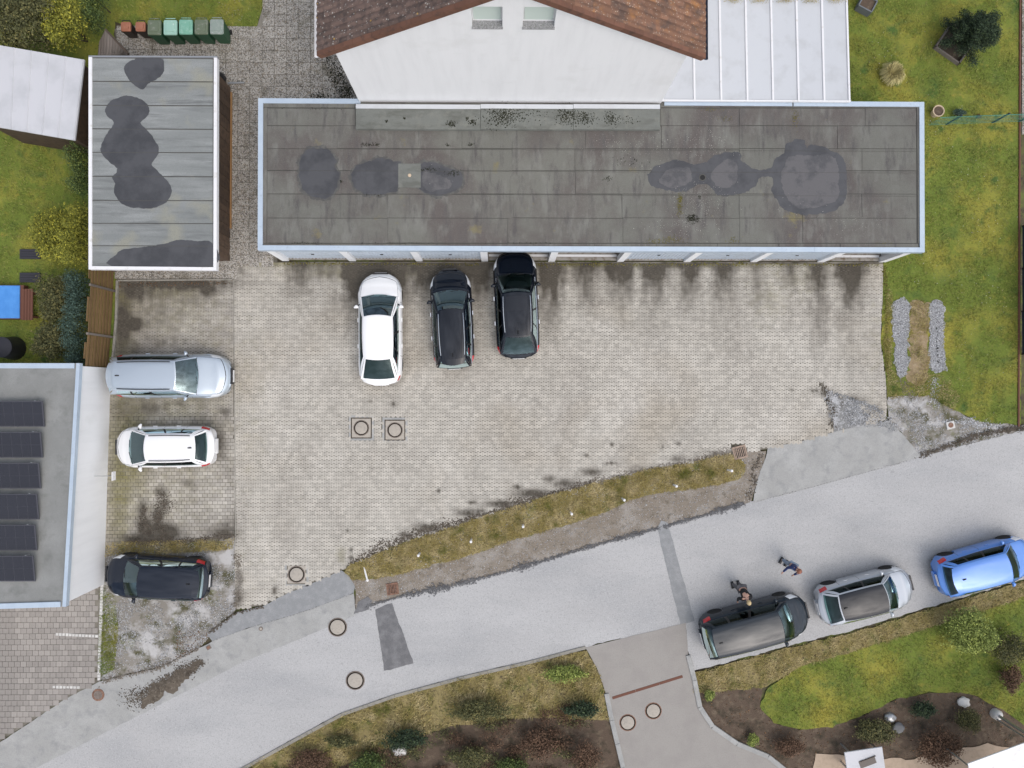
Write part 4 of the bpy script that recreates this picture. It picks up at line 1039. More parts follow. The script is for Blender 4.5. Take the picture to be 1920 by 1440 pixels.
# ------------------------------------------------------------------ house with brown tiled roof
hx0, hx1 = P(674, 191, ZR).x, P(1239, 196, ZR).x
hy = P(960, 193, ZR).y + .01
hy1 = hy + 11.5
ZE = 7.25
ridge_x = (hx0 + hx1) / 2
pitch = .635
zr_ = ZE + (ridge_x - hx0) * pitch
house = thing('house', (ridge_x, hy, 0), 'white rendered gable house with brown tiled roof behind the garages', 'house')
def roof_z(x):
    return ZE + (min(x - hx0, hx1 - x)) * pitch
sc_ = 61.0
W1 = (-57 / sc_, 0 / sc_ + .0); W2 = ((980 - 942) / sc_, (1040 - 942) / sc_)
zs0, zs1 = 8.55, 9.75
wallmb = MB()
def strip(x0, x1, z0f, z1f, mb_=None):
    # vertical slab of the gable wall, 0.3 m thick
    za0, za1 = z0f(x0), z0f(x1); zb0, zb1 = z1f(x0), z1f(x1)
    lo = [Vector((x0, hy, za0)), Vector((x1, hy, za1)), Vector((x1, hy + .3, za1)), Vector((x0, hy + .3, za0))]
    hi = [Vector((x0, hy, zb0)), Vector((x1, hy, zb1)), Vector((x1, hy + .3, zb1)), Vector((x0, hy + .3, zb0))]
    wallmb.hexa(lo, hi)
base = lambda x: -.05
top = lambda x: roof_z(x) - .02
for x0, x1 in ((hx0, W1[0]), (W1[1], ridge_x), (ridge_x, W2[0]), (W2[1], hx1)):
    if x1 > x0: strip(x0, x1, base, top)
for w in (W1, W2):
    strip(w[0], w[1], base, lambda x: zs0)
    strip(w[0], w[1], lambda x: zs1, top)
wl_ = obj('gable_wall', wallmb, M['white_wall'], house)
for x0, x1 in ((hx0, hx0 + .3), (hx1 - .3, hx1)):
    obj('wall', MB().box(((x0 + x1) / 2, (hy + .302 + hy1) / 2, ZE / 2 - .1), (x1 - x0, hy1 - hy - .302, ZE)), M['white_wall'], house)
obj('wall', MB().box(((hx0 + hx1) / 2, hy1 + .15, ZE / 2 - .1), (hx1 - hx0, .3, ZE)), M['white_wall'], house)
for w in (W1, W2):
    wc, ww = (w[0] + w[1]) / 2, w[1] - w[0]
    wd = obj('window', MB().box((wc, hy + .26, (zs0 + zs1) / 2), (ww - .004, .05, zs1 - zs0 - .004)), M['white_metal'], house)
    obj('sill', MB().box((wc, hy + .085, zs0 + .018), (ww + .03, .30, .035)), M['granite'], wd)
    sl = MB()
    for k in range(21):
        sl.box((wc, hy + .215, zs0 + .115 + k * .052), (ww - .10, .022, .044))
    obj('roller_shutter', sl, M['shutter'], wd)
    obj('frame', MB().box((wc, hy + .21, zs0 + .06), (ww - .02, .035, .05)), M['white_metal'], wd)
# roof
vy = hy - .16                 # verge
ovh = .56                     # eaves overhang
for side in (-1, 1):
    ex = hx0 - ovh if side < 0 else hx1 + ovh
    ze = roof_z(hx0) - ovh * pitch
    slope = Vector((ridge_x - ex, 0, (ridge_x - (hx0 - ovh)) * pitch)); sl_len = slope.length; ud = slope.normalized()
    nrm = Vector((-ud.z * (1 if ud.x > 0 else -1), 0, abs(ud.x)))
    e0 = Vector((ex, vy, ze))
    def rp(s, t, h):          # s along slope, t northwards, h above slope
        return e0 + ud * s + Vector((0, t, 0)) + nrm * h
    dk = MB()
    dk.hexa([rp(0, .03, -.10), rp(sl_len, .03, -.10), rp(sl_len, 11.9, -.10), rp(0, 11.9, -.10)], [rp(0, .03, -.012), rp(sl_len, .03, -.012), rp(sl_len, 11.9, -.012), rp(0, 11.9, -.012)])
    rf = obj('roof', dk, M['verge_tile'], house)
    tm = M['tile_l'] if side < 0 else M['tile_r']
    nc, tw, th = int(sl_len / .345), .215, sl_len / int(sl_len / .345)
    # one pantile, shared
    def tile_geo(o):
        v = []; kx = 7
        for q in (0, 1):
            for i in range(kx):
                t = i / (kx - 1)
                hgt = .032 * (math.sin(t * math.pi * 2 * .5) ** 2) * 1.0 + (.026 if q == 0 else .004)
                v.append(o + ud * (q * (th + .02) - .01) + Vector((0, t * tw * 1.0, 0)) + nrm * hgt)
        for i in range(kx):
            v.append(o - ud * .01 + Vector((0, i / (kx - 1) * tw, 0)) + nrm * -.004)
        f = [(i, i + 1, kx + i + 1, kx + i) for i in range(kx - 1)] + [(2 * kx + i, 2 * kx + i + 1, i + 1, i) for i in range(kx - 1)]
        if side > 0: f = [g[::-1] for g in f]
        return v, f
    tv, tf = tile_geo(Vector((0, 0, 0)))
    tmesh = bpy.data.meshes.new('tile'); tmesh.from_pydata([tuple(v) for v in tv], [], tf); tmesh.materials.append(tm)
    tmesh.polygons.foreach_set('use_smooth', [True] * len(tmesh.polygons)); tmesh.set_sharp_from_angle(angle=R(50))
    cand = []
    for r in range(nc):
        for c in range(53):
            p = rp(r * th, .12 + c * tw, 0)
            q = PIX(np.array([p.x, p.y, p.z]))
            cand.append((q[1], r, c, p))
    cand.sort(key=lambda a: -a[0])
    restm = MB()
    l = root_loc(house)
    for i, (qy, r, c, p) in enumerate(cand):
        if i < 150 and qy > -12:
            o = bpy.data.objects.new('tile', tmesh); col.objects.link(o); o.parent = rf
            o.location = p - l + nrm * random.uniform(0, .006)
        elif qy > -500:
            v, f = tile_geo(p + nrm * random.uniform(0, .006)); restm.add(v, f)
    tag(obj('tile_field', restm, tm, rf, 50), kind='stuff')
    # verge tiles along the gable
    nv = int(sl_len / .40)
    for k in range(nv):
        s0, s1 = sl_len * k / nv + .004, sl_len * (k + 1) / nv - .004
        lf = .012 * (k % 2)
        mbv = MB(); mbv.hexa([rp(s0, -.02, -.17), rp(s1, -.02, -.17), rp(s1, .10, -.17), rp(s0, .10, -.17)], [rp(s0, -.02, .045 + lf), rp(s1, -.02, .045), rp(s1, .13, .055), rp(s0, .13, .055 + lf)])
        obj('verge_tile', mbv, M['verge_tile'], rf)
    # gutter
    gm = M['white_metal'] if side < 0 else M['fence_blue']
    g = MB(); n = 8
    gc = Vector((ex + (-.05 if side < 0 else .05), 0, ze - .02))
    prof = [(math.cos(math.pi + math.pi * i / n) * .065, math.sin(math.pi + math.pi * i / n) * .065) for i in range(n + 1)]
    vv = []
    for y in (vy - .02, vy + 11.9):
        vv += [(gc.x + a, y, gc.z + b) for a, b in prof] + [(gc.x + a * .9, y, gc.z + b * .9) for a, b in prof[::-1]]
    m_ = 2 * (n + 1)
    g.add(vv, [(i, (i + 1) % m_, m_ + (i + 1) % m_, m_ + i) for i in range(m_)] + [tuple(range(m_))])
    obj('gutter', g, gm, house)
blobs('moss_clumps', [(650, 172, 18, 18, 420), (634, 145, 18, 26, 380), (615, 110, 12, 24, 160), (600, 180, 30, 8, 160)], M['moss'], 'dark moss and litter, thickened as ambient wall shade, on slabs beside the house corner', 'moss', .02, .008, .03)  # moss, multiplied so its dark colour also gives ambient shade beside the wall

# canopy of opal panels east of the house
can = thing('patio_canopy', P(1440, 190, 0), 'white patio canopy of opal panels with white ribs', 'canopy')
zc0, zc1 = 2.85, 2.62
ribs = [1255, 1302, 1352, 1401, 1449, 1497, 1545, 1592]
yS = P(1400, 188, zc0).y; yN = yS + 5.2
xr_ = [P(x, 187, zc0).x for x in ribs]
xr_[0] = hx1 + .03
for i, x in enumerate(xr_):
    lo = [Vector((x - .035, yS, zc0 - .06)), Vector((x + .035, yS, zc0 - .06)), Vector((x + .035, yN, zc1 - .06)), Vector((x - .035, yN, zc1 - .06))]
    hi = [v + Vector((0, 0, .11)) for v in lo]
    obj('rib', MB().hexa(lo, hi), M['white_metal'], can)
for a, b in zip(xr_[:-1], xr_[1:]):
    a += .037; b -= .037
    lo = [Vector((a, yS + .02, zc0 - .01)), Vector((b, yS + .02, zc0 - .01)), Vector((b, yN, zc1 - .01)), Vector((a, yN, zc1 - .01))]
    obj('panel', MB().hexa(lo, [v + Vector((0, 0, .016)) for v in lo]), M['panel'], can)
obj('front_rail', MB().box(((xr_[0] + xr_[-1]) / 2, yS - .03, zc0 + .0), (xr_[-1] - xr_[0] + .1, .055, .10)), M['white_metal'], can)
yst = P(1450, 2, 2.8).y
blobs('lichen', [(x, 1, 18, 5, 200) for x in (1375, 1425, 1472, 1520, 1568)], M['lichen'], '', '', zc0 - .04, .006, .02, can, .5)
for x in (xr_[2], xr_[-1]):
    obj('post', MB().box((x, yN - .1, 1.25), (.09, .09, 2.6)), M['white_metal'], can)
    obj('post', MB().box((x, yS + .06, 1.35), (.09, .09, 2.74)), M['white_metal'], can)

# ------------------------------------------------------------------ felt-roofed shed
ZS = 2.60
shed = thing('shed', P(300, 490, 0), 'flat felt-roofed timber shed with white roof trim', 'shed')
sTL, sTR, sBR, sBL = P(167, 105, ZS), P(405, 106, ZS), P(404, 505, ZS), P(167, 504, ZS)
obj('roof_slab', MB().box(((sTL.x + sTR.x) / 2, (sTL.y + sBL.y) / 2, ZS - .10), (sTR.x - sTL.x - .02, sTL.y - sBL.y - .02, .17)), M['seam'], shed)
ys_ = [109, 153, 198, 242, 286, 331, 376, 419, 461, 500]
for a_, b_ in zip(ys_[:-1], ys_[1:]):
    a, b = P(172, a_ + .3, ZS), P(399, b_ - .3, ZS)
    lo = [Vector((a.x, b.y, ZS - .02)), Vector((b.x, b.y, ZS - .02)), Vector((b.x, a.y, ZS - .02)), Vector((a.x, a.y, ZS - .02))]
    hi = [Vector((a.x, b.y, ZS + .008)), Vector((b.x, b.y, ZS + .008)), Vector((b.x, a.y, ZS + .002)), Vector((a.x, a.y, ZS + .002))]
    obj('felt_strip', MB().hexa(lo, hi), M['felt2'], shed)
for y_ in ys_[1:-1]:
    a, b = P(172, y_, ZS), P(399, y_, ZS)
    obj('seam', MB().box(((a.x + b.x) / 2, a.y, ZS + .010), (b.x - a.x, .014, .012)), M['seam'], shed)
z2 = ZS + .05
a, b, c, d = P(166, 104, z2), P(407, 105, z2), P(406, 507, z2), P(166, 505, z2)
tw_ = .125
obj('trim', coping_run(d, c, tw_, ZS - .17, z2, 1), M['white_metal'], shed)
obj('trim', coping_run(a, b, .06, ZS - .17, z2, -1), M['steel'], shed)
up = Vector((0, tw_ + .002, 0)); up2 = Vector((0, .062, 0))
obj('trim', coping_run(a - up2, d + up, tw_, ZS - .17, z2 + .001, 1), M['white_metal'], shed)
obj('trim', coping_run(b - up2, c + up, tw_, ZS - .17, z2 + .001, -1), M['white_metal'], shed)
wx0, wx1 = sTL.x + .35, P(433, 300, 0).x
wy0, wy1 = P(300, 490, 0).y, P(430, 165, 0).y
np_ = 30
for k in range(np_):
    y0 = wy0 + (wy1 - wy0) * k / np_; y1 = wy0 + (wy1 - wy0) * (k + 1) / np_
    obj('plank', MB().box((wx1 - .02 - (.012 if k % 2 else 0), (y0 + y1) / 2, 1.22), (.03, y1 - y0 - .012, 2.36)), M['plank'], shed)
for k in range(18):
    x0 = wx0 + (wx1 - .06 - wx0) * k / 18; x1 = wx0 + (wx1 - .06 - wx0) * (k + 1) / 18
    obj('plank', MB().box(((x0 + x1) / 2, wy0 + .02 + (.012 if k % 2 else 0), 1.22), (x1 - x0 - .012, .03, 2.36)), M['plank'], shed)
obj('back_wall', MB().box((wx0, (wy0 + wy1) / 2, 1.2), (.08, wy1 - wy0 - .1, 2.4)), M['plank'], shed)
obj('back_wall', MB().box(((wx0 + wx1) / 2, wy1 - .04, 1.2), (wx1 - wx0 - .2, .08, 2.4)), M['plank'], shed)
obj('sole_batten', MB().box((wx1 + .025, (wy0 + wy1) / 2 + .6, .05), (.05, wy1 - wy0 - 1.6, .09)), M['orange_wood'], shed)
obj('beam', MB().box((wx1 + .10, (sTL.y + sBL.y) / 2, ZS - .245), (.10, sTL.y - sBL.y - .3, .12)), M['plank'], shed)
for p in ([(232, 130), (238, 118), (252, 112), (256, 109), (300, 109), (308, 120), (305, 138), (290, 150), (276, 158), (268, 168), (255, 162), (240, 147)],
          [(197, 205), (205, 192), (225, 182), (248, 180), (270, 190), (280, 203), (277, 218), (263, 230), (272, 240), (285, 255), (297, 275), (296, 290), (285, 308), (300, 325), (318, 345), (322, 362), (310, 380), (285, 390), (255, 390), (228, 382), (214, 360), (216, 345), (210, 332), (220, 316), (198, 298), (188, 278), (198, 255), (214, 230), (201, 218)],
          [(212, 499), (217, 478), (235, 467), (290, 461), (325, 452), (345, 449), (365, 452), (398, 455), (398, 499)]):
    film(p, ZS + .0115, M['wet'], shed, k=3, amp=.014)
# drain pipe and black bag by the shed corner
bp = thing('rubbish_bag', P(419, 152, 0), 'black bag leaning at the corner of the shed', 'bag')
q = P(419, 150, 0)
obj('sack', MB().lathe((q.x, q.y, 0), [(.12, 0), (.17, .1), (.18, .3), (.13, .5), (.05, .62), (.07, .68)], 12), M['trim'], bp, 60)
pp_ = thing('drain_pipe', P(435, 156, 0), 'grey pipe lying on the slabs beside the shed', 'pipe')
obj('pipe', MB().tube(P(428, 156, .05), P(458, 155, .05), .045, None, 10), M['steel'], pp_)

# ------------------------------------------------------------------ brown panel fence
fence = thing('panel_fence', P(213, 600, 0), 'brown wooden fence of arched slat panels beside the hedge', 'fence')
fpts = [(216, 508), (215, 546), (210, 632), (205, 692)]
for k in range(3):
    A, B = P(*fpts[k]), P(*fpts[k + 1])
    d = (B - A); ln = d.length; dn = d.normalized(); nr = Vector((-dn.y, dn.x, 0))
    pn = obj('panel_frame', MB().hexa([A + nr * .005, A - nr * .03, A - nr * .03 + dn * .05, A + nr * .005 + dn * .05], [v + Vector((0, 0, 1.75)) for v in (A + nr * .005, A - nr * .03, A - nr * .03 + dn * .05, A + nr * .005 + dn * .05)]), M['wood'], fence)
    for s_ in range(15):
        z0 = .10 + s_ * .122
        arch = 0.0
        inset = .055
        if z0 > 1.72: inset = .055 + ln * .10
        if z0 > 1.80: inset = .055 + ln * .22
        p, q = A + dn * inset, B - dn * inset
        off = nr * (.012 if s_ % 2 else -.012)
        lo = [p + off, q + off, q + off - nr * .02, p + off - nr * .02]
        obj('slat', MB().hexa([v + Vector((0, 0, z0)) for v in lo], [v + Vector((0, 0, z0 + .108)) for v in lo]), M['wood'], fence)
for p in fpts:
    q = P(*p)
    obj('post', MB().box((q.x + .01, q.y, .92), (.085, .085, 1.9)), M['greywood'], fence)

# ------------------------------------------------------------------ building with solar panels
bN0, bS0 = P(208, 690, 0), P(195, 1096, 0)
bl = thing('annex_building', bN0, 'low white annex with flat roof and pale blue edge profile', 'building')
zN, zS_ = 2.40, 2.80
wN, wS = Vector((-9.5, 0, 0)), Vector((-9.5, -.25, 0))
def V3(v, z): return Vector((v.x, v.y, z))
nW = bN0 + wN; nS = bS0 + wS
obj('wall', MB().hexa([V3(nS, -.05), V3(bS0, -.05), V3(bN0, -.05), V3(nW, -.05)], [V3(nS, zS_ - .12), V3(bS0, zS_ - .12), V3(bN0, zN - .12), V3(nW, zN - .12)]), M['white_wall'], bl)
ex = Vector((.10, 0, 0)); ey = Vector((0, .10, 0))
R0 = [V3(nS - ey, zS_), V3(bS0 + ex - ey, zS_), V3(bN0 + ex + ey, zN), V3(nW + ey, zN)]
obj('roof_slab', MB().hexa([v - Vector((0, 0, .115)) for v in R0], R0), M['felt4'], bl)
def edge(p, q, w, inw, h=.06):
    d = (q - p).normalized(); n_ = Vector((-d.y, d.x, 0)) * inw * w
    lo = [p, q, q + n_, p + n_]
    if inw < 0: lo = lo[::-1]
    return MB().hexa([v + Vector((0, 0, -.14)) for v in lo], [v + Vector((0, 0, h)) for v in lo])
e2 = Vector((.012, 0, 0))
obj('edge_profile', edge(R0[1] + e2, R0[2] + e2, .14, 1), M['coping'], bl)
obj('edge_profile', edge(R0[2] + Vector((-.21, 0, .002)), R0[3] + Vector((0, 0, .002)), .20, 1), M['coping'], bl)
obj('edge_profile', edge(R0[0] + Vector((0, -.012, 0)), R0[1] + Vector((-.21, -.012, 0)), .20, 1), M['coping'], bl)
# wall lamp / small sign at the white wall
sg = thing('wall_sign', P(203, 892, 0), 'small white sign plate on a thin rod at the annex wall', 'sign')
q = P(203, 892, .9); qw = P(201, 892, 0)
obj('plate', MB().box((P(203, 892, 1.0).x + .22, q.y, 1.0), (.03, .36, .26)), M['white_metal'], sg)
obj('rod', MB().tube((bN0.lerp(bS0, .5).x - .02, q.y, 1.0), (P(203, 892, 1.0).x + .21, q.y, 1.0), .012, None, 6), M['steel'], sg)
for k in range(6):
    yc = 776 + k * 58
    zz = zN + (zS_ - zN) * (yc - 690) / 400 + .16
    xr = 84 - (k * 3.5)
    b_ = P(xr, yc + 24, zz - .05); t_ = P(xr, yc - 24, zz + .10)
    pv = thing('solar_panel', (b_.x - .8, (b_.y + t_.y) / 2, zz), 'dark framed solar panel on the annex roof, %s of six from the fence' % ['first', 'second', 'third', 'fourth', 'fifth', 'sixth'][k], 'solar panel', 'solar panels on the annex roof')
    X0, X1 = b_.x - 2.3, b_.x
    lo = [Vector((X0, b_.y, zz - .05)), Vector((X1, b_.y, zz - .05)), Vector((X1, t_.y, zz + .10)), Vector((X0, t_.y, zz + .10))]
    obj('frame', MB().hexa([v - Vector((0, 0, .035)) for v in lo], lo), M['pvframe'], pv)
    nx, ny = 6, 2
    for i in range(nx):
        for j in range(ny):
            u0, u1, v0, v1 = .02 + .96 * i / nx + .003, .02 + .96 * (i + 1) / nx - .003, .03 + .94 * j / ny + .004, .03 + .94 * (j + 1) / ny - .004
            f_ = lambda u, v: lo[0].lerp(lo[1], u).lerp(lo[3].lerp(lo[2], u), v) + Vector((0, 0, .003))
            obj('cell', MB().add([f_(u0, v0), f_(u1, v0), f_(u1, v1), f_(u0, v1)], [(0, 1, 2, 3)]), M['pv'], pv)
    for x in (X0 + .4, X1 - .3):
        obj('bracket', MB().box((x, t_.y, zz - .02), (.05, .05, .22)), M['steel'], pv)

# ------------------------------------------------------------------ neighbour garden in the west
ws = thing('garden_shed', P(80, 180, 0), 'garden shed with pale white sheet roof west of the felt-roofed shed', 'shed')
zw = 2.4
qs = [P(-40, 78, zw), P(158, 112, zw), P(140, 263, zw), P(-40, 232, zw)]
obj('roof', MB().hexa([v - Vector((0, 0, .08)) for v in qs[::-1]], [v + Vector((0, 0, 0)) for v in qs[::-1]]), M['sheetroof'], ws)
for k in range(7):
    a, b = qs[0].lerp(qs[1], k / 6 * .98 + .01), qs[3].lerp(qs[2], k / 6 * .98 + .01)
    obj('roof_seam', MB().tube(a + Vector((0, 0, .01)), b + Vector((0, 0, .01)), .018, None, 6), M['sheetroof'], ws)
cq = sum(qs, Vector()) / 4
wq = [cq + (v - cq) * .93 for v in qs]
obj('wall', MB().hexa([V3(v, -.08) for v in wq[::-1]], [V3(v, zw - .085) for v in wq[::-1]]), M['plank'], ws)
rb = thing('rain_barrel', P(152, 236, 0), 'pale blue rain barrel between the two sheds', 'barrel')
q = P(153, 236, .9)
obj('barrel', MB().lathe((q.x, q.y, -.05), [(.27, 0), (.31, .3), (.33, .6), (.31, .95), (.34, .98), (.34, 1.0), (.29, 1.0), (.28, .9)], 20), M['barrel'], rb, 40)
for y, lb in ((477, 'dark rectangular board on the neighbour lawn beside the yellow bush'), (521, 'dark rectangular board on the neighbour lawn nearest the blue cover')):
    q = P(57, y, 0)
    bo = thing('garden_board', q, lb, 'board')
    for k in range(4):
        obj('plank', MB().box((q.x, q.y - .15 + k * .105, .02), (.85, .095, .05)), M['darkboard'], bo)
q = P(14, 566, .3)
sb = thing('sandbox', (q.x, q.y, 0), 'sandbox under a bright blue cover in the neighbour garden', 'sandbox')
obj('frame', MB().box((q.x, q.y, .12), (1.30, 1.42, .30)), M['redwood'], sb)
obj('cover', MB().bev((q.x - .1, q.y, .30), (1.22, 1.38, .05), .02), M['bluetarp'], sb)
q = P(58, 572, .2)
wb = thing('wood_bench', (q.x, q.y, 0), 'red-brown wooden bench beside the blue sandbox', 'bench')
for k in range(4):
    obj('slat', MB().box((q.x - .18 + k * .12, q.y, .43), (.10, 1.3, .04)), M['redwood'], wb)
for s in (-.5, .5):
    obj('leg', MB().box((q.x, q.y + s, .17), (.42, .07, .46)), M['redwood'], wb)
q = P(14, 652, .4)
kb = thing('compost_bin', (q.x, q.y, 0), 'black round compost bin north of the solar panel roof', 'bin')
obj('body', MB().lathe((q.x, q.y, -.06), [(.5, 0), (.46, .4), (.40, .8)], 20), M['trim'], kb, 40)
obj('lid', MB().lathe((q.x, q.y, -.06), [(.43, .80), (.43, .84), (.25, .93), (.05, .95)], 20), M['darkboard'], kb, 40)
hedge('hedge', [(165, 690), (170, 600), (172, 520)], .75, 1.75, 2600, M['leaf_blue'], 'blue-green conifer hedge behind the brown panel fence', .035)
hedge('hedge', [(178, 505), (178, 400)], .70, 2.3, 2600, M['leaf_yellow'], 'yellow-green clipped bush row west of the felt-roofed shed', .04)
hedge('hedge', [(178, 375), (176, 300), (176, 265)], .65, 2.0, 2400, M['leaf_green'], 'dark green hedge piece beside the rain barrel', .04)
shrub('garden_bush', 103, 440, 0, 1.0, 1.3, 1.6, 5200, M['leaf_yellow'], 'big yellow-flowering bush in the neighbour garden', leaf=.05)
shrub('garden_bush', 105, 560, 0, .9, 1.2, 1.4, 4200, M['leaf_olive'], 'olive bush between the blue sandbox and the fence', leaf=.05)
shrub('garden_bush', 100, 640, 0, .9, .9, 1.5, 3600, M['leaf_olive'], 'tall olive bush beside the black compost bin', leaf=.05)
shrub('garden_tree', 40, 40, 0, 2.1, 1.4, 3.2, 9000, M['leaf_olive'], 'broad olive tree crown north of the white garden shed', 'tree', .06)
shrub('garden_tree', 125, 45, 0, 1.0, 1.3, 2.6, 5200, M['leaf_yellow'], 'yellowish bushy tree between white shed and bins', 'tree', .055)
hedge('hedge', [(196, 82), (206, 40), (205, -30)], .85, 1.9, 2800, M['leaf_green'], 'tall green hedge beside the terracotta bins', .045)
lt = thing('lean_to', P(222, 96, 0), 'weathered grey plank lean-to roof between hedge and terracotta bins', 'lean-to')
for k in range(10):
    x0, x1 = 186 + k * 5.2, 186 + k * 5.2 + 4.6
    yt = lambda x: 56 + max(0, x - 197) * 1.05 + max(0, 197 - x) * 2.0
    q4 = [P(x0 - 3, 106, 1.25), P(x1 - 3, 106, 1.25), P(x1, yt(x1), 1.65), P(x0, yt(x0), 1.65)]
    obj('plank', MB().hexa([v - Vector((0, 0, .03)) for v in q4], q4), M['greywood'], lt)
obj('ridge_board', MB().hexa([v - Vector((0, 0, .1)) for v in (P(196, 56, 1.68), P(198, 53, 1.68), P(241, 99, 1.68), P(238, 101, 1.68))], [P(196, 56, 1.68), P(198, 53, 1.68), P(241, 99, 1.68), P(238, 101, 1.68)]), M['bark'], lt)
for x, y in ((200, 62), (236, 100)):
    q = P(x, y, 1.6); obj('post', MB().box((q.x, q.y, .75), (.08, .08, 1.6)), M['greywood'], lt)

# ------------------------------------------------------------------ wheelie bins
def bin_thing(label, big, body_m, lid_m, px, py, group, sticker=None):
    h, wx, wy = (1.02, .56, .62) if big else (.72, .42, .40)
    c = P(px, py, h)
    root = thing('wheelie_bin', (c.x, c.y, 0), label, 'bin', group)
    b = MB()
    lo = [(-wx * .38, -wy * .40), (wx * .38, -wy * .40), (wx * .38, wy * .36), (-wx * .38, wy * .36)]
    hi = [(-wx * .48, -wy * .48), (wx * .48, -wy * .48), (wx * .48, wy * .46), (-wx * .48, wy * .46)]
    b.hexa([Vector((c.x + x, c.y + y, .05)) for x, y in lo], [Vector((c.x + x, c.y + y, h - .06)) for x, y in hi])
    bd = obj('body', b, body_m, root)
    obj('rim', MB().box((c.x, c.y - .005, h - .075), (wx * 1.01, wy * 1.0, .035)), body_m, bd)
    l = MB()
    def ring(s, z, dy=0, k=5):
        out = []
        for cx, cy, a0 in ((1, 1, 0), (-1, 1, 90), (-1, -1, 180), (1, -1, 270)):
            for i in range(k):
                a = R(a0 + 90 * i / (k - 1)); r = .07
                out.append(Vector((c.x + cx * (wx / 2 * s - r) + math.cos(a) * r, c.y + dy + cy * (wy / 2 * s - r) + math.sin(a) * r, z)))
        return out
    rs = [ring(1.0, h - .055), ring(1.0, h - .025), ring(.94, h), ring(.66, h + .008), ring(.62, h + .03), ring(.54, h + .034)]
    n = len(rs[0])
    l.add([v for r in rs for v in r], [(j * n + i, j * n + (i + 1) % n, (j + 1) * n + (i + 1) % n, (j + 1) * n + i) for j in range(len(rs) - 1) for i in range(n)] + [tuple(range((len(rs) - 1) * n, len(rs) * n))])
    ld = obj('lid', l, lid_m, root, 35)
    obj('handle', MB().tube((c.x - wx * .36, c.y + wy * .5 + .07, h - .04), (c.x + wx * .36, c.y + wy * .5 + .07, h - .04), .016, None, 8), lid_m if big else M['trim'], root)
    for s in (-1, 1):
        obj('handle_arm', MB().tube((c.x + s * wx * .36, c.y + wy * .44, h - .06), (c.x + s * wx * .36, c.y + wy * .5 + .07, h - .04), .015, None, 6), body_m, root)
        obj('wheel', MB().tube((c.x + s * wx * .40, c.y + wy * .36, .1), (c.x + s * wx * .49, c.y + wy * .36, .1), .1, None, 14), M['tyre'], root)
    if sticker:
        obj('sticker', MB().box((c.x + sticker[0], c.y + sticker[1], h + .0365 if abs(sticker[1]) < .15 else h + .002), (sticker[2], sticker[3], .004)), M['plate'], ld)
    return root
G = 'wheelie bins in a row behind the shed'
bin_thing('small terracotta-lidded bin beside the plank lean-to', False, M['brownbin'], M['terracotta'], 235.5, 49.5, G)
bin_thing('small terracotta-lidded bin beside the olive-lidded green bin', False, M['brownbin'], M['terracotta'], 263, 49.5, G)
bin_thing('green wheelie bin with olive lid and white sticker', True, M['bin_body'], M['lid_olive'], 289, 51, G, (.0, -.20, .13, .09))
bin_thing('green wheelie bin with pale mint lid and white label', True, M['bin_body'], M['lid_mint2'], 319, 51, G, (.0, -.22, .17, .06))
bin_thing('green wheelie bin with clean mint-green lid', True, M['bin_body'], M['lid_mint'], 348, 50, G)
bin_thing('green wheelie bin with plain olive-grey lid', True, M['bin_body'], M['lid_olive'], 377, 50, G)
bin_thing('green wheelie bin with weathered grey lid at the row end', True, M['bin_body'], M['lid_grey'], 406, 49.5, G)

# ------------------------------------------------------------------ manholes, drains, posts
def manhole(px, py, r, label, frame=None, ringm=None, joint=True):
    c = P(px, py, 0)
    root = thing('manhole', (c.x, c.y, 0), label, 'manhole')
    z = .0
    if frame:
        o = obj('surround', MB().bev((c.x, c.y, z - .035), (frame, frame, .085), .006), M['cover'], root)
        g = MB()
        for dx, dy, sx, sy in ((0, frame / 2 + .02, frame + .07, .034), (0, -frame / 2 - .02, frame + .07, .034), (frame / 2 + .02, 0, .034, frame), (-frame / 2 - .02, 0, .034, frame)):
            g.box((c.x + dx, c.y + dy, z - .004), (sx, sy, .012))
        if joint: obj('dark_joint', g, M['darksoil'], root)
        bd_m = MB()
        for dx, dy, sx, sy in ((0, frame / 2 + .09, frame + .27, .09), (0, -frame / 2 - .09, frame + .27, .09), (frame / 2 + .09, 0, .09, frame + .09), (-frame / 2 - .09, 0, .09, frame + .09)):
            bd_m.box((c.x + dx, c.y + dy, -.012), (sx, sy, .016))
        obj('mortar_band', bd_m, M['apron'], root)
        z = .008
    else:
        z = -.004
    n = 32
    rg = MB().lathe((c.x, c.y, z), [(r, -.02), (r, .004), (r * .97, .008), (r * .80, .008), (r * .78, .002)], n)
    obj('iron_ring', rg, ringm or M['iron'], root, 30)
    ln = MB().lathe((c.x, c.y, z), [(r * .90, .0085), (r * .90, .0100), (r * .87, .0100), (r * .87, .0085)], n)
    obj('groove', ln, M['darksoil'], root)
    obj('cover', MB().lathe((c.x, c.y, z), [(r * .77, -.01), (r * .77, .009), (r * .74, .012), (.02, .016)], n), M['cover'], root, 30)
    return root
manhole(677.5, 802.5, .335, 'round concrete manhole cover in square frame, closer to the parking bays', .80)
manhole(740.5, 806.5, .335, 'round concrete manhole cover in square frame with wide dark joint', .80)
manhole(556, 1077, .36, 'round manhole cover set in pavers by the west apron', .74, None, False)
manhole(633, 1176, .40, 'round manhole cover on the road beside the west apron')
manhole(666, 1276, .40, 'round manhole cover in the middle of the road')
manhole(1177, 1355, .36, 'round manhole cover on the grey driveway beside its west kerb', None, M['rust'])
manhole(1225, 1333, .36, 'round manhole cover in the middle of the grey driveway', None, M['rust'])
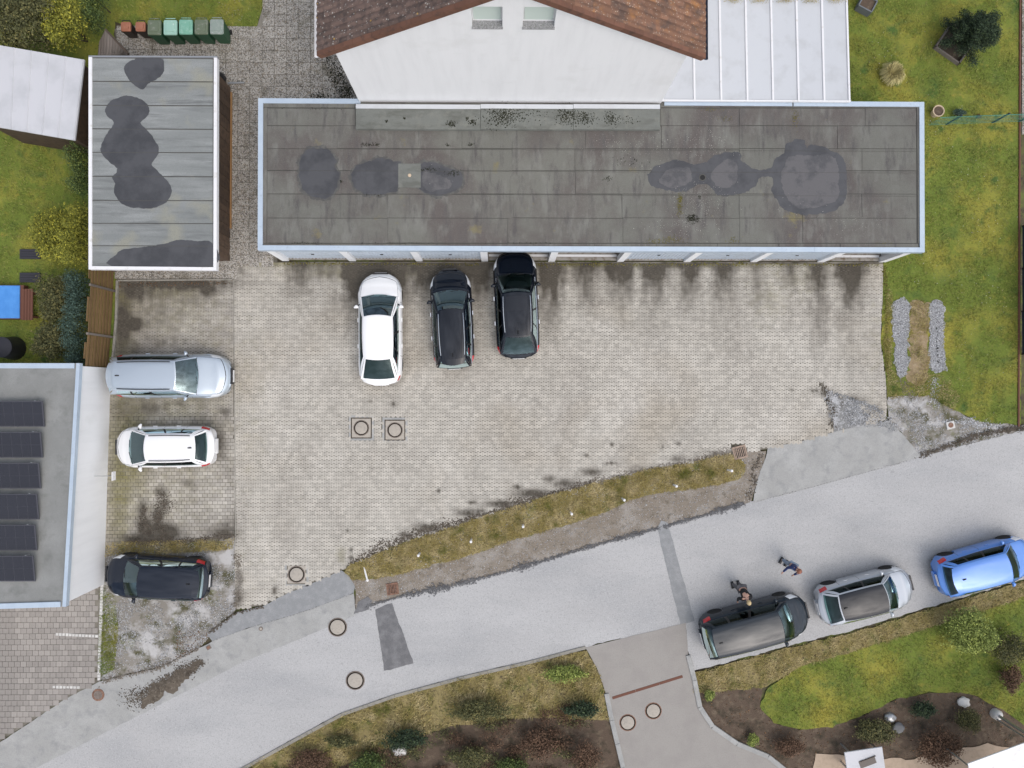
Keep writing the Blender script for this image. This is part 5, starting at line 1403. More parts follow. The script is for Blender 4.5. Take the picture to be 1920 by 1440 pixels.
def grate(px, py, w, h, rz, label, m, z=0.0):
    c = P(px, py, 0)
    root = thing('drain_grate', (c.x, c.y, 0), label, 'drain')
    ca, sa = math.cos(rz), math.sin(rz)
    def at(x, y): return (c.x + x * ca - y * sa, c.y + x * sa + y * ca)
    fr = MB()
    for x, y, sx, sy in ((0, h / 2 - .035, w, .07), (0, -h / 2 + .035, w, .07), (w / 2 - .03, 0, .06, h - .14), (-w / 2 + .03, 0, .06, h - .14)):
        q = at(x, y); fr.box((q[0], q[1], z + .0), (sx, sy, .035), rz)
    obj('frame', fr, m, root)
    obj('pit', MB().box((c.x, c.y, z - .013), (w - .1, h - .1, .006), rz), M['black'], root)
    n = 6
    for k in range(n):
        x = -w / 2 + .06 + (w - .12) * (k + .5) / n
        q = at(x, 0); obj('bar', MB().box((q[0], q[1], z + .002), (.035, h - .15, .025), rz), m, root)
    return root
grate(1387, 848, .58, .55, R(14), 'square iron drain grate at the east end of the grass strip', mat('worn_tan_iron', (.36, .27, .21), .8, layers=[((.24, .17, .13), 'noise', 14, .48, .7)]), .012)
grate(736, 1104, .50, .50, R(8), 'rusty drain grate at the west end of the dirt strip', M['rust'], -.005)
q = P(1782, 797, 0)
vc = thing('valve_box', q, 'small white valve plate with rusty round cap in the gravel', 'valve')
obj('plate', MB().bev((q.x, q.y, -.0), (.36, .32, .06), .01, R(12)), M['edgewhite'], vc)
obj('cap', MB().lathe((q.x, q.y, .03), [(.11, 0), (.11, .012), (.08, .018)], 16), M['rust'], vc)
q = P(489, 1179, 0)
vc = thing('valve_box', q, 'small dark round valve cap on the pale footpath', 'valve')
obj('cap', MB().lathe((q.x, q.y, -.01), [(.09, 0), (.09, .012), (.06, .014)], 14), M['iron'], vc)
obj('lid', MB().lathe((q.x, q.y, .0), [(.05, .003), (.05, .008)], 14), M['cover'], vc)
q = P(391, 1214, 0)
vc = thing('valve_box', q, 'small square iron valve cap on the pale footpath', 'valve')
obj('cap', MB().bev((q.x, q.y, -.0), (.19, .17, .03), .008, R(30)), M['iron'], vc)
obj('lid', MB().bev((q.x, q.y, .014), (.13, .11, .012), .004, R(30)), M['rust'], vc)
q = P(184, 1303, 0)
vc = thing('valve_box', q, 'rusty round cap at the foot of the paved driveway', 'valve')
obj('cap', MB().lathe((q.x, q.y, -.01), [(.26, 0), (.26, .015), (.22, .02)], 18), M['rust'], vc)
obj('lid', MB().lathe((q.x, q.y, .0), [(.18, .011), (.18, .016)], 18), M['iron'], vc)
def marker(label, base, lean=None):
    root = thing('marker_post', P(base[0], base[1], 0), label, 'post', 'white marker posts along the grass strip')
    q = P(base[0], base[1], 0); tp = q + Vector(lean or (random.uniform(-.02, .02), random.uniform(-.02, .02), .52))
    obj('shaft', MB().tube(q - Vector((0, 0, .05)), tp, .036, .040, 10), M['coverwhite'], root)
    cp = MB(); dd = (tp - q).normalized()
    cp.tube(tp - dd * .005, tp + dd * .05, .060, .056, 14); cp.tube(tp + dd * .05, tp + dd * .075, .056, .036, 14)
    obj('cap', cp, M['coverwhite'], root)
    if lean is None:
        obj('socket', MB().lathe((q.x, q.y, -.02), [(.06, 0), (.055, .04), (.04, .045)], 10), M['dirt'], root)
for (x, y), lb in zip(((787, 1037), (884, 1011), (981, 984), (1070, 960), (1166, 934), (1263, 909), (1364, 881)), ('first', 'second', 'third', 'fourth', 'fifth', 'sixth', 'seventh')):
    marker('short upright white marker post in the grass strip, %s from the rusty drain' % lb, (x, y))
marker('fallen white marker post lying near the rusty drain grate', (682, 1064), (.16, -.50, .06))

# ------------------------------------------------------------------ eastern garden
q = P(1796, 84, 0)
root = thing('conifer', q, 'dark green conifer growing in a square wooden bed', 'tree')
tr = MB(); tr.tube((q.x, q.y, -.05), (q.x + .05, q.y, 1.7), .09, .03, 8)
cl_ = []
for k in range(26):
    a = k * 2.4 + random.uniform(-.3, .3); z = .35 + k * .055; l_ = 1.12 - k * .028 + random.uniform(-.12, .12)
    tr.tube((q.x, q.y, z), (q.x + math.cos(a) * l_, q.y + math.sin(a) * l_ * .85, z + .15), .025, .008, 5)
    for t in (.3, .6, .85, 1.05):
        cl_.append(((math.cos(a) * l_ * t, math.sin(a) * l_ * t * .85, z + .15 * t), (.26, .26, .15), 190))
cl_.append(((0, 0, 1.6), (.5, .45, .4), 900))
obj('trunk', tr, M['bark'], root)
link('crown', leaf_mesh('crown', cl_, .038), M['leaf_dark'], root)
bq = P(1788, 84, 0)
bd_ = thing('wooden_bed', bq, 'square weathered timber bed around the conifer', 'planter')
for k in range(4):
    a = R(-35) + k * math.pi / 2
    obj('board', MB().box((bq.x + math.cos(a) * .62, bq.y + math.sin(a) * .62, .07), (.06, 1.30, .2), a), M['greywood'], bd_)
obj('soil', MB().box((bq.x, bq.y, .02), (1.18, 1.18, .1), R(-35)), M['darksoil'], bd_)
q = P(1668, 142, 0)
tf_ = thing('ornamental_grass', q, 'round pale straw-coloured ornamental grass tuft on the lawn', 'grass tuft')
Vs = []; Ts = []
N = 900
a = rng.uniform(0, 6.28, N); r0 = rng.uniform(0, .12, N); r1 = rng.uniform(.18, .44, N); hh = rng.uniform(.25, .5, N)
p0 = np.stack([np.cos(a) * r0, np.sin(a) * r0, np.zeros(N)], -1); p1 = np.stack([np.cos(a) * r1, np.sin(a) * r1, hh], -1); p2 = np.stack([np.cos(a) * r1 * 1.35, np.sin(a) * r1 * 1.35, hh * .6], -1)
w_ = np.stack([-np.sin(a), np.cos(a), np.zeros(N)], -1) * .009
Vv = np.stack([p0 - w_, p0 + w_, p1 + w_, p1 - w_, p1 - w_, p1 + w_, p2 + w_ * .3, p2 - w_ * .3], 1).reshape(-1, 3)
link('blades', np_mesh('blades', Vv, np.arange(len(Vv)).reshape(-1, 4), np.repeat(rng.uniform(0, 1, N), 2)), M['straw'], tf_)
obj('root_ball', MB().lathe((q.x, q.y, -.03), [(.26, 0), (.2, .08), (.08, .14)], 12), M['bark'], tf_)
q = P(1620, 14, 0)
pb_ = thing('planter_box', q, 'slate-grey planter box filled with soil beside the canopy', 'planter')
for k, (ln, of) in enumerate(((.62, .27), (.52, .31), (.62, .27), (.52, .31))):
    a = R(-28) + k * math.pi / 2 + math.pi / 2
    obj('side', MB().box((q.x + math.cos(a) * of, q.y + math.sin(a) * of, .17), (.05, ln, .40), a), M['planter'], pb_)
obj('soil', MB().box((q.x, q.y, .13), (.56, .49, .36), R(-28)), M['bed'], pb_)
q = P(1752, 213, 0)
pt = thing('flower_pot', q, 'round pale clay pot with dry soil beside the wire fence', 'pot')
obj('pot', MB().lathe((q.x, q.y, -.04), [(.16, 0), (.22, .3), (.25, .31), (.25, .36), (.21, .36), (.20, .30)], 20), M['clay'], pt, 40)
obj('soil', MB().lathe((q.x, q.y, .26), [(.20, 0), (.20, .02)], 20), M['bed'], pt)
shrub('small_shrub', 1798, 211, 0, .30, .17, .35, 900, M['leaf_blue'], 'small grey-green shrub behind the wire fence', leaf=.03, lumps=3)
shrub('small_shrub', 1835, 218, 0, .12, .10, .2, 300, M['leaf_brown'], 'tiny brown withered plant beside a fence post', leaf=.025, lumps=3)
wf = thing('wire_fence', P(1740, 236, 0), 'green wire mesh fence between the two eastern lawns', 'fence')
A, B = P(1738, 236, 0), P(1985, 226, 0)
for k in range(6):
    z = .12 + k * .165
    obj('wire', MB().tube(A + Vector((0, 0, z)), B + Vector((0, 0, z)), .007 if k < 5 else .014, None, 6), M['fence_green'], wf)
vw = MB()
nwv = 12
for k in range(nwv):
    p = A.lerp(B, (k + .5) / nwv); vw.tube(p + Vector((0, .012, .05)), p + Vector((0, .012, .98)), .0022, None, 4)
tag(obj('vertical_wires', vw, M['fence_green'], wf), kind='stuff')
for t in (.15, .50, .70, .98):
    p = A.lerp(B, t)
    obj('post', MB().box((p.x, p.y + .03, .5), (.06, .045, 1.1)), M['fence_blue'], wf)
kerb_line('kerb', [(1913, -20), (1912, 250), (1910, 800)], .07, .03, M['redwood'], 'thin brown edging along the east lawn boundary')
ground_sheet('path', [(1917, -120), (2100, -120), (2100, 252), (1916, 252)], -.01, M['slab'], 'grey slab path beyond the east lawn edging', 'path', None)
bs = thing('privacy_screen', P(1917, 660, 0), 'dark blue privacy screen along the east lawn boundary', 'screen')
A, B = P(1917, 664, 0), P(1918, 424, 0)
for k in range(3):
    p, q = A.lerp(B, k / 3), A.lerp(B, (k + 1) / 3)
    obj('screen_panel', MB().box(((p.x + q.x) / 2, (p.y + q.y) / 2, .5), (.03, abs(q.y - p.y) - .05, 1.0)), M['fence_blue'], bs)
for k in range(4):
    p = A.lerp(B, k / 3)
    obj('post', MB().box((p.x, p.y, .52), (.06, .06, 1.1)), M['trim'], bs)

# ------------------------------------------------------------------ southern gardens
shrub('garden_bush', 1815, 1182, 0, 1.15, 1.0, 1.6, 6500, M['leaf_lime'], 'round lime-green bush on the lawn behind the parked blue car', leaf=.05)
shrub('garden_bush', 1890, 1215, 0, .9, .8, 1.1, 3000, M['leaf_olive'], 'low olive bush beside the lime-green bush', leaf=.045)
shrub('garden_bush', 1895, 1270, 0, .5, .7, .9, 1600, M['leaf_brown'], 'red-brown bush at the east end of the southern lawn', leaf=.045)
shrub('bed_plant', 1330, 1304, 0, .28, .28, .35, 700, M['leaf_lime'], 'small lime plant in the bed beside the grey driveway', leaf=.035, lumps=3)
shrub('bed_plant', 1412, 1388, 0, .28, .35, .35, 800, M['leaf_lime'], 'small lime plant at the tip of the southern lawn', leaf=.035, lumps=3)
shrub('bed_plant', 1640, 1370, 0, 1.0, .6, .6, 3000, M['leaf_olive'], 'dark olive ground cover south of the lawn curve', leaf=.045)
shrub('bed_plant', 1730, 1330, 0, .6, .4, .6, 1800, M['leaf_dark'], 'dark evergreen plant in the bed below the lawn curve', leaf=.04)
shrub('bed_plant', 1815, 1350, 0, .6, .6, .7, 2000, M['leaf_olive'], 'olive plant beside the white-footed lamp pole', leaf=.04)
shrub('bed_plant', 1760, 1400, 0, 1.2, .9, 1.2, 3400, M['leaf_brown'], 'wide brown leafless bush in the bed beside the lamp pole', leaf=.05)
shrub('bed_plant', 1480, 1400, 0, .8, .5, .6, 1500, M['leaf_brown'], 'brown withered bush at the bend of the grey driveway', leaf=.045)
for x, y, rx, ry, h, m_, lb in ((1060, 1262, 1.1, .4, .5, 'leaf_lime', 'yellow-green low plant at the verge beside the grey driveway'), (900, 1330, 1.5, .5, .7, 'leaf_olive', 'olive ground cover bush in the middle of the southern bed'), (1090, 1330, .9, .4, .6, 'leaf_dark', 'dark evergreen bush beside the west kerb of the grey driveway'),
                                (760, 1385, 1.1, .5, .7, 'leaf_dark', 'dark green bush beside the white stone in the southern bed'), (690, 1430, .8, .5, .7, 'leaf_green', 'fresh green bush at the lower edge of the southern bed'), (1010, 1395, 1.0, .7, .8, 'leaf_brown', 'brown withered shrub left of the grey driveway'),
                                (1100, 1415, .7, .8, .9, 'leaf_brown', 'reddish brown shrub against the west kerb of the grey driveway'), (880, 1420, 1.0, .6, .8, 'leaf_olive', 'olive shrub among the brown southern shrubs'), (580, 1425, 1.0, .5, .6, 'leaf_brown', 'brown heather clump at the western tip of the southern bed'),
                                (960, 1440, .8, .5, .7, 'leaf_green', 'green shrub between the brown southern shrubs'), (640, 1390, .8, .3, .4, 'leaf_olive', 'low olive tuft along the verge west of the white stone')):
    shrub('bed_shrub', x, y, 0, rx, ry, h, int(1600 * rx), M[m_], lb, leaf=.05, lumps=4)
for x0_, x1_, m_, lb in ((470, 1100, 'leaf_olive', 'olive creeping ground cover across the southern bed'), (470, 1100, 'leaf_brown', 'brown fallen twigs and leaves across the southern bed')):
    cl_ = []
    for k in range(60):
        x = random.uniform(x0_, x1_); lo_y = interp_y = 1250 + abs(x - 1100) * .24
        c_ = P(x, random.uniform(lo_y + 55, 1470), 0)
        cl_.append(((c_.x, c_.y, .08), (random.uniform(.3, .8), random.uniform(.2, .4), random.uniform(.1, .3)), 130))
    tag(link('ground_cover', leaf_mesh('ground_cover', cl_, .045), M[m_]), lb, 'ground cover', kind='stuff')
def rock(px, py, r, m_, label):
    c = P(px, py, 0)
    bm = bmesh.new(); bmesh.ops.create_icosphere(bm, subdivisions=3, radius=1)
    for v in bm.verts:
        k = 1 + .3 * mn.noise(v.co * 1.6 + Vector((px, py, 0)))
        v.co = Vector((v.co.x * r * 1.2 * k, v.co.y * r * k, v.co.z * r * .7 * k + r * .3))
    me = bpy.data.meshes.new('boulder'); bm.to_mesh(me); bm.free()
    o = link('boulder', me, m_, None, 60); o.location = (c.x, c.y, -.04)
    return tag(o, label, 'rock')
rock(751, 1404, .27, M['edgewhite'], 'white boulder in the southern bed west of the grey driveway')
rock(1668, 1345, .20, M['steel'], 'grey rounded boulder, upper of two close together')
rock(1684, 1364, .22, M['stone'], 'pale speckled boulder, lower of two close together')
rock(1806, 1316, .22, M['edgewhite'], 'white boulder just under the lawn curve')
lp = thing('lamp_pole', P(1866, 1338, 0), 'tall grey lamp pole with white foot in the southern bed', 'lamp')
q = P(1866, 1338, 0)
obj('foot', MB().lathe((q.x, q.y, -.04), [(.22, 0), (.22, .22), (.16, .30), (.10, .32)], 16), M['edgewhite'], lp, 40)
obj('pole', MB().tube((q.x, q.y, .25), (q.x, q.y, 5.2), .065, .05, 12), M['steel'], lp)
hd = obj('lamp_head', MB().lathe((q.x, q.y, 5.2), [(.10, 0), (.26, .10), (.28, .14), (.20, .22), (.04, .26)], 18), M['white_metal'], lp, 40)
obj('lens', MB().lathe((q.x, q.y, 5.2), [(.12, .0), (.22, .075), (.2, .08)], 16), M['plate'], hd)
tt = thing('garden_table', P(1620, 1432, 0), 'pale garden table with dark tray south of the bed', 'table')
q = P(1622, 1428, .74)
obj('table_top', MB().bev((q.x, q.y, .72), (1.6, 1.0, .05), .015, R(8)), M['sheetroof'], tt)
for sx in (-.65, .65):
    for sy in (-.38, .38):
        obj('leg', MB().box((q.x + sx, q.y + sy, .32), (.06, .06, .76)), M['steel'], tt)
ty = thing('tray', (q.x, q.y, .747), 'dark rectangular tray lying on the pale garden table', 'tray')
obj('base', MB().box((q.x + .1, q.y - .02, .752), (.7, .3, .012), R(20)), M['greywood'], ty)
obj('rim', MB().box((q.x + .1, q.y + .13, .77), (.7, .02, .04), R(20)), M['bark'], ty)
cn = thing('awning', P(1880, 1425, 0), 'white awning of the southern house at the frame corner', 'awning')
A4 = [P(1815, 1432, 2.4), P(1935, 1388, 2.4), P(2000, 1560, 2.4), P(1850, 1600, 2.4)]
obj('canvas', MB().hexa([v - Vector((0, 0, .05)) for v in A4[::-1]], A4[::-1]), M['white_metal'], cn)
for v in A4[:2]:
    obj('post', MB().tube((v.x + .1, v.y - .15, -.05), (v.x + .1, v.y - .15, 2.36), .035, None, 8), M['steel'], cn)
ground_sheet('terrace', [(1530, 1412), (1700, 1425), (1850, 1395), (2000, 1420), (2000, 1700), (1500, 1700)], -.01, mat('tan_terrace', (.46, .36, .27), .9, layers=[((.38, .30, .22), 'noise', 5, .45, .7)]), 'tan paved terrace at the southern house', 'terrace', (.3, .05))

# ------------------------------------------------------------------ cars (x forward, y left, z up; origin on the ground at the middle)
def lerp(a, b, t): return a + (b - a) * t
def sstep(a, b, x):
    t = min(1, max(0, (x - a) / (b - a))); return t * t * (3 - 2 * t)
def interp(pts, x):
    if x <= pts[0][0]: return pts[0][1]
    for (x0, y0), (x1, y1) in zip(pts[:-1], pts[1:]):
        if x <= x1:
            t = (x - x0) / (x1 - x0); t = t * t * (3 - 2 * t) * .5 + t * .5
            return lerp(y0, y1, t)
    return pts[-1][1]
def frange(a, b, n): return [a + (b - a) * i / n for i in range(n + 1)]
def car(label, px, py, heading, L, W, H, paint, kind='hatch', roof_m=None, rails=None, glass='glass', side_glass='darkglass', frame_m=None, chrome=False, z_ref=.6, cladding=None,
        wf=.27, wt=.43, rt=.90, rb=.985, rear_h=None, hoodz=(.72, .98), deck=None, roofw=.66, light_w=.30, spoiler=False, sunroof=False, sharks=True, tail='corner', group=None, plate='rear'):
    """wf: windscreen base, wt: roof front, rt: roof rear, rb: rear window base, all as fractions of the length from the nose"""
    root = thing('car', (0, 0, 0), label, 'car', group)
    h2, w2 = L / 2, W / 2
    fx = lambda f: h2 - f * L
    belt = H * .635
    zn, zc = hoodz
    rz_ = rear_h or belt + .06
    dk = deck or rz_
    wheel_r = .325
    xwF, xwR = h2 - .19 * L, -h2 + .185 * L
    # body surface
    def halfw(x):
        df, dr = h2 - x, x + h2
        w = w2
        w *= 1 - .15 * max(0, 1 - df / .50) ** 2.4 - .06 * max(0, 1 - df / 1.5) ** 2
        w *= 1 - .12 * max(0, 1 - dr / .45) ** 2.6 - .05 * max(0, 1 - dr / 1.4) ** 2
        return w
    topz = [(-h2, dk - .10), (-h2 + .10, dk - .03), (fx(rb) if fx(rb) > -h2 + .12 else -h2 + .14, dk), (fx(rt), belt + .05), (fx(wf) - .3, belt + .03), (fx(wf), zc), (h2 - .45, zn + .03 + (zc - zn) * .35), (h2 - .14, zn), (h2, zn - .16)]
    topz.sort()
    def zt(x): return interp(topz, x)
    def zb(x):
        z = .21
        for xw in (xwF, xwR):
            d = abs(x - xw)
            if d < wheel_r + .05:
                z = max(z, .30 + math.sqrt((wheel_r + .05) ** 2 - d * d))
        z += .10 * max(0, 1 - (h2 - x) / .3) + .14 * max(0, 1 - (x + h2) / .3)
        return z
    NQ = 9
    def sect(x):
        w, t, b = halfw(x), zt(x), zb(x)
        sh = t - .085
        pts = [(0, t), (.40 * w, t - .008), (.66 * w, t - .022), (.80 * w, t - .045), (.90 * w, sh), (.965 * w, sh - .09), (1.0 * w, max(sh - .28, b + .05)), (.985 * w, max(.40, b + .02)), (.955 * w, b), (.80 * w, max(b - .02, .18))]
        return [(y, max(z, b) if i < 9 else z) for i, (y, z) in enumerate(pts)]
    def bowx(x, y):
        f_ = max(0, 1 - (h2 - x) / 1.1); r_ = max(0, 1 - (x + h2) / .8)
        return x - .26 * f_ * f_ * (y / w2) ** 2 - .30 * f_ * f_ * (y / w2) ** 6 + (.14 * (y / w2) ** 2 + .22 * (y / w2) ** 6) * r_ * r_
    def S(x, q, s=1, off=0.0):
        pts = sect(x); i = min(int(q), NQ - 1); t = q - i
        y, z = lerp(pts[i][0], pts[i + 1][0], t), lerp(pts[i][1], pts[i + 1][1], t)
        ny = q / NQ
        return Vector((bowx(x, y), s * (y + off * ny), z + off * (1 - ny * .6)))
    xs = frange(-h2, h2, 64)
    for xw in (xwF, xwR):
        xs += [xw - wheel_r - .052, xw - wheel_r - .04, xw + wheel_r + .04, xw + wheel_r + .052]
    xs += [-h2 + .02, -h2 + .05, h2 - .02, h2 - .05]
    xs = sorted(xs)
    cab0, cab1 = fx(min(rb, .975)) + .04, fx(wf) - .04
    B = MB()
    QS = frange(0, NQ, NQ * 2)
    for s in (1, -1):
        rowsv = []
        for x in xs:
            rowsv.append([S(x, q, s) for q in QS])
        V_, F_ = [], []
        for r in rowsv: V_ += r
        k = len(QS)
        for i in range(len(xs) - 1):
            xm = (xs[i] + xs[i + 1]) / 2
            for j in range(k - 1):
                if cab0 < xm < cab1 and QS[j] < 3: continue
                f = (i * k + j, (i + 1) * k + j, (i + 1) * k + j + 1, i * k + j + 1)
                F_.append(f if s < 0 else f[::-1])
        B.add(V_, F_)
    # nose and tail caps
    for x, dx in ((h2, .045), (-h2, -.04)):
        pts = [(v_.y, v_.z) for v_ in (S(x, q, 1) for q in QS)]
        ring = [(y, z) for y, z in pts] + [(-y, z) for y, z in pts[::-1][:-1]]
        zmid = sum(z for _, z in pts) / len(pts)
        c = [(bowx(x, y), y, z) for y, z in ring]; c2 = [(bowx(x, y) + dx, y * .86, zmid + (z - zmid) * .82) for y, z in ring]
        n = len(ring)
        B.add(c + c2, [(i, (i + 1) % n, n + (i + 1) % n, n + i) if dx > 0 else ((i + 1) % n, i, n + i, n + (i + 1) % n) for i in range(n)] + [tuple(range(n, 2 * n)) if dx > 0 else tuple(range(n, 2 * n))[::-1]])
    bm = bmesh.new()
    me = bpy.data.meshes.new('body'); me.from_pydata([tuple(v) for v in B.v], [], B.f)
    bm.from_mesh(me); bmesh.ops.remove_doubles(bm, verts=bm.verts, dist=.0008); bmesh.ops.recalc_face_normals(bm, faces=bm.faces); bm.to_mesh(me); bm.free()
    body = link('body', me, paint, root, 40)
    def patch(nm, x0, x1, q0, q1, off, m, par, s=1, nx=8, nq=4, sm=40, xsh=None):
        mb_ = MB()
        f = (lambda u, v: S(lerp(x0, x1, u) + (xsh(v) if xsh else 0), lerp(q0, q1, v), s, off))
        mb_.grid(f, frange(0, 1, nx), frange(0, 1, nq), flip=(s > 0))
        g = MB().add(mb_.v, mb_.f)
        # short skirt so that the panel has an edge
        return obj(nm, g, m, par, sm)
    # bonnet: one panel over both halves
    hb = MB()
    def hood(u, v):
        x = lerp(fx(wf) + .02, h2 - .20 - .10 * (1 - abs(v)) * -1 - .06, u)
        q = abs(v) * (3.55 - .45 * u)
        return S(x, q, 1 if v >= 0 else -1, .012 - (.010 if abs(v) > .985 else 0))
    hb.grid(hood, frange(0, 1, 14), [-1] + frange(-.98, .98, 12) + [1])
    obj('bonnet', hb, paint, body, 40)
    hg = MB(); hg.grid(lambda u, v: S(lerp(fx(wf), h2 - .235 + .10 * (1 - abs(v)), u), abs(v) * (3.55 - .45 * u + .10), 1 if v >= 0 else -1, .0035), frange(0, 1, 14), frange(-1, 1, 14))
    obj('bonnet_gap', hg, M['trim'], body, 40)
    for s_ in (1, -1):
        for u_ in (.06, .42, .72):
            xd = lerp(fx(wf), fx(rb), u_)
            obj('door_gap', MB().grid(lambda u, v: S(xd + (u - .5) * .014 - .05 * v, lerp(4.4, 7.6, v), s_, .004), frange(0, 1, 1), frange(0, 1, 10)), M['trim'], body)
    obj('windscreen_gap', MB().grid(lambda u, v: S(lerp(fx(wf) - .06, fx(wf) + .03, u) + .05 * (1 - v * v), abs(v) * 3.4, 1 if v >= 0 else -1, .006), frange(0, 1, 2), frange(-1, 1, 12)), M['trim'], body)
    # greenhouse
    wb = .905 * w2; wr = roofw * w2
    xwb, xwt, xrt, xrb = fx(wf), fx(wt), fx(rt), fx(rb)
    zr0, zr1 = H - .05, H - (.09 if kind != 'suv' else .05)
    if kind in ('hatch', 'sedan'): zr1 = H - .13
    bowb, bowt, bowr = .13, .07, .06
    def rofz(u): return lerp(zr0, zr1, u) + .06 * (1 - (2 * u - .75) ** 2 / 1.6)
    def rwid(u): return wr * (1 - .05 * (1 - u) ** 2 - .10 * u ** 2.5)
    def roof(u, s):
        x = lerp(xwt, xrt, u) + bowt * (1 - s * s) * (1 - u) - bowr * (1 - s * s) * u
        return Vector((x, s * rwid(u), rofz(u) - .03 * s * s - .028 * s ** 8))
    def bwid(u): return wb * (1 - .06 * (1 - u) ** 3 - .09 * u ** 3)
    def bz(u): return lerp(zc - .01, rz_ - .01, u) if True else belt
    def bas(u, s):          # s = +-1
        return Vector((lerp(xwb, xrb, u), s * bwid(u), lerp(zc, belt, min(1, u * 5)) if u < .2 else lerp(belt, rz_, max(0, (u - .5) / .5)) - .0))
    def ws(s, t):
        a = Vector((xwb + bowb * (1 - s * s), s * bwid(0), zc + .012 - .045 * s * s)); b = roof(0, s)
        p = a.lerp(b, t); p.z += .035 * math.sin(math.pi * t); return p
    def rw(s, t):
        a = Vector((xrb - .07 * (1 - s * s), s * bwid(1), rz_ + .0 - .01 * s * s)); b = roof(1, s)
        p = a.lerp(b, t); p.z += .03 * math.sin(math.pi * t); p.x -= .03 * math.sin(math.pi * t); return p
    def sd(u, t, s):
        a = bas(u, s); b = roof(u, s)
        p = a.lerp(b, t); p.y += s * .05 * math.sin(math.pi * t) * (1 if 0 < u < 1 else .4); return p
    fr = MB()
    fr.grid(lambda u, t: ws(u, t), frange(.93, 1, 2), frange(0, 1, 6)); fr.grid(lambda u, t: ws(u, t), frange(-1, -.93, 2), frange(0, 1, 6))
    fr.grid(lambda u, t: ws(u, t), frange(-.93, .93, 10), frange(.95, 1, 1))
    fr.grid(lambda u, t: rw(u, t), frange(.88, 1, 2), frange(0, 1, 6)); fr.grid(lambda u, t: rw(u, t), frange(-1, -.88, 2), frange(0, 1, 6))
    fr.grid(lambda u, t: rw(u, t), frange(-.88, .88, 10), frange(.93, 1, 1)); fr.grid(lambda u, t: rw(u, t), frange(-.88, .88, 10), frange(0, .06, 1))
    for s in (1, -1):
        f_ = lambda u, t, s=s: sd(u, t, s)
        fr.grid(f_, frange(0, 1, 24), frange(.87, 1, 2)); fr.grid(f_, frange(0, 1, 24), frange(-.04, .06, 1))
        for a, b in ((0, .05), (.93, 1)):
            fr.grid(f_, frange(a, b, 3), frange(.06, .87, 5))
        for a, b in ((.40, .435), (.70, .73)):
            obj('door_pillar', MB().grid(f_, frange(a, b, 3), frange(.06, .87, 5)), M['trim'], root, 40)
    frame = obj('cabin_frame', fr, frame_m or paint, root, 40)
    rfo = obj('roof', MB().grid(roof, frange(0, 1, 16), [-1] + frange(-.97, .97, 14) + [1]), roof_m or paint, root, 45)
    obj('windscreen', MB().grid(ws, frange(-.93, .93, 14), frange(.03, .95, 8)), M[glass], root, 60)
    obj('rear_window', MB().grid(rw, frange(-.88, .88, 12), frange(.06, .93, 6)), M['rearglass'], root, 60)
    for s in (1, -1):
        for a, b in ((.05, .40), (.435, .70), (.73, .93)):
            obj('side_window', MB().grid(lambda u, t, s=s: sd(u, t, s), frange(a, b, 6), frange(.06, .87, 6)), M[side_glass], root, 60)
        if chrome:
            ch = MB(); pr = None
            for u in frange(.02, .97, 20):
                p = sd(u, .03, s) + Vector((0, s * .012, .004))
                if pr is not None: ch.tube(pr, p, .010, None, 5, False)
                pr = p
            obj('chrome_strip', ch, M['chrome'], frame)
        if rails:
            rl = MB(); pr = None
            for u in frange(.06, .93, 14):
                p = roof(u, s * .93) + Vector((0, 0, .035 + .02 * min(1, 6 * min(u - .06, .93 - u) + .1)))
                if pr is not None: rl.tube(pr, p, .018, None, 6, True)
                pr = p
            obj('roof_rail', rl, rails, rfo)
        # mirrors
        mp = sd(.10, .10, s) + Vector((.02, s * .10, .02))
        m_ = MB()
        bmv = bmesh.new(); bmesh.ops.create_icosphere(bmv, subdivisions=2, radius=1)
        mm = bpy.data.meshes.new('mirror')
        for v in bmv.verts: v.co = Vector((v.co.x * .075 + mp.x - .05 * abs(v.co.y), v.co.y * .115 + mp.y + s * .03, v.co.z * .075 + mp.z))
        bmv.to_mesh(mm); bmv.free()
        mir = link('mirror', mm, paint, root, 60)
        obj('mirror_arm', MB().tube(sd(.08, .04, s), mp, .025, .03, 6), M['trim'], mir)
        # lamps
        patch('headlight', h2 - .62, h2 - .10, 4.0 - .55, 5.3, .012, M['headlight'], root, s, 8, 4, 40, xsh=lambda v: -.16 * v)
        if tail == 'corner':
            patch('tail_light', -h2 + .04, -h2 + .42, 3.9, 5.6, .012, M['taillight'], root, s, 6, 4)
        elif tail == 'strip':
            patch('tail_light', -h2 + .01, -h2 + .24, 4.3, 5.4, .012, M['taillight'], root, s, 6, 4)
        # door lines and handles
        for u in (.24, .56):
            hx = lerp(xwb, xrb, u)
            q_ = S(hx - .12, 5.35, s, .012)
            obj('door_handle', MB().box((q_.x, q_.y + s * .012, q_.z), (.17, .03, .03)), paint if chrome is False else M['chrome'], body)
        for xw in (xwF, xwR):
            y = s * (w2 - .165)
            wh = obj('wheel', MB().lathe((0, 0, 0), [(wheel_r * .70, -.10), (wheel_r * .95, -.105), (wheel_r, -.07), (wheel_r, .07), (wheel_r * .95, .105), (wheel_r * .70, .10)], 24), M['tyre'], root, 40)
            wh.location = (xw, y, wheel_r); wh.rotation_euler = (R(90) * -s, 0, 0)
            rm = MB().lathe((0, 0, 0), [(wheel_r * .69, .02), (wheel_r * .69, .09), (wheel_r * .62, .095), (wheel_r * .60, .05), (.05, .06)], 24)
            for k in range(5):
                a = k * 2 * math.pi / 5
                rm.box((math.cos(a) * wheel_r * .35, math.sin(a) * wheel_r * .35, .08), (wheel_r * .55, .055, .02), a)
            obj('rim', rm, M['rim'], None, 40).parent = wh
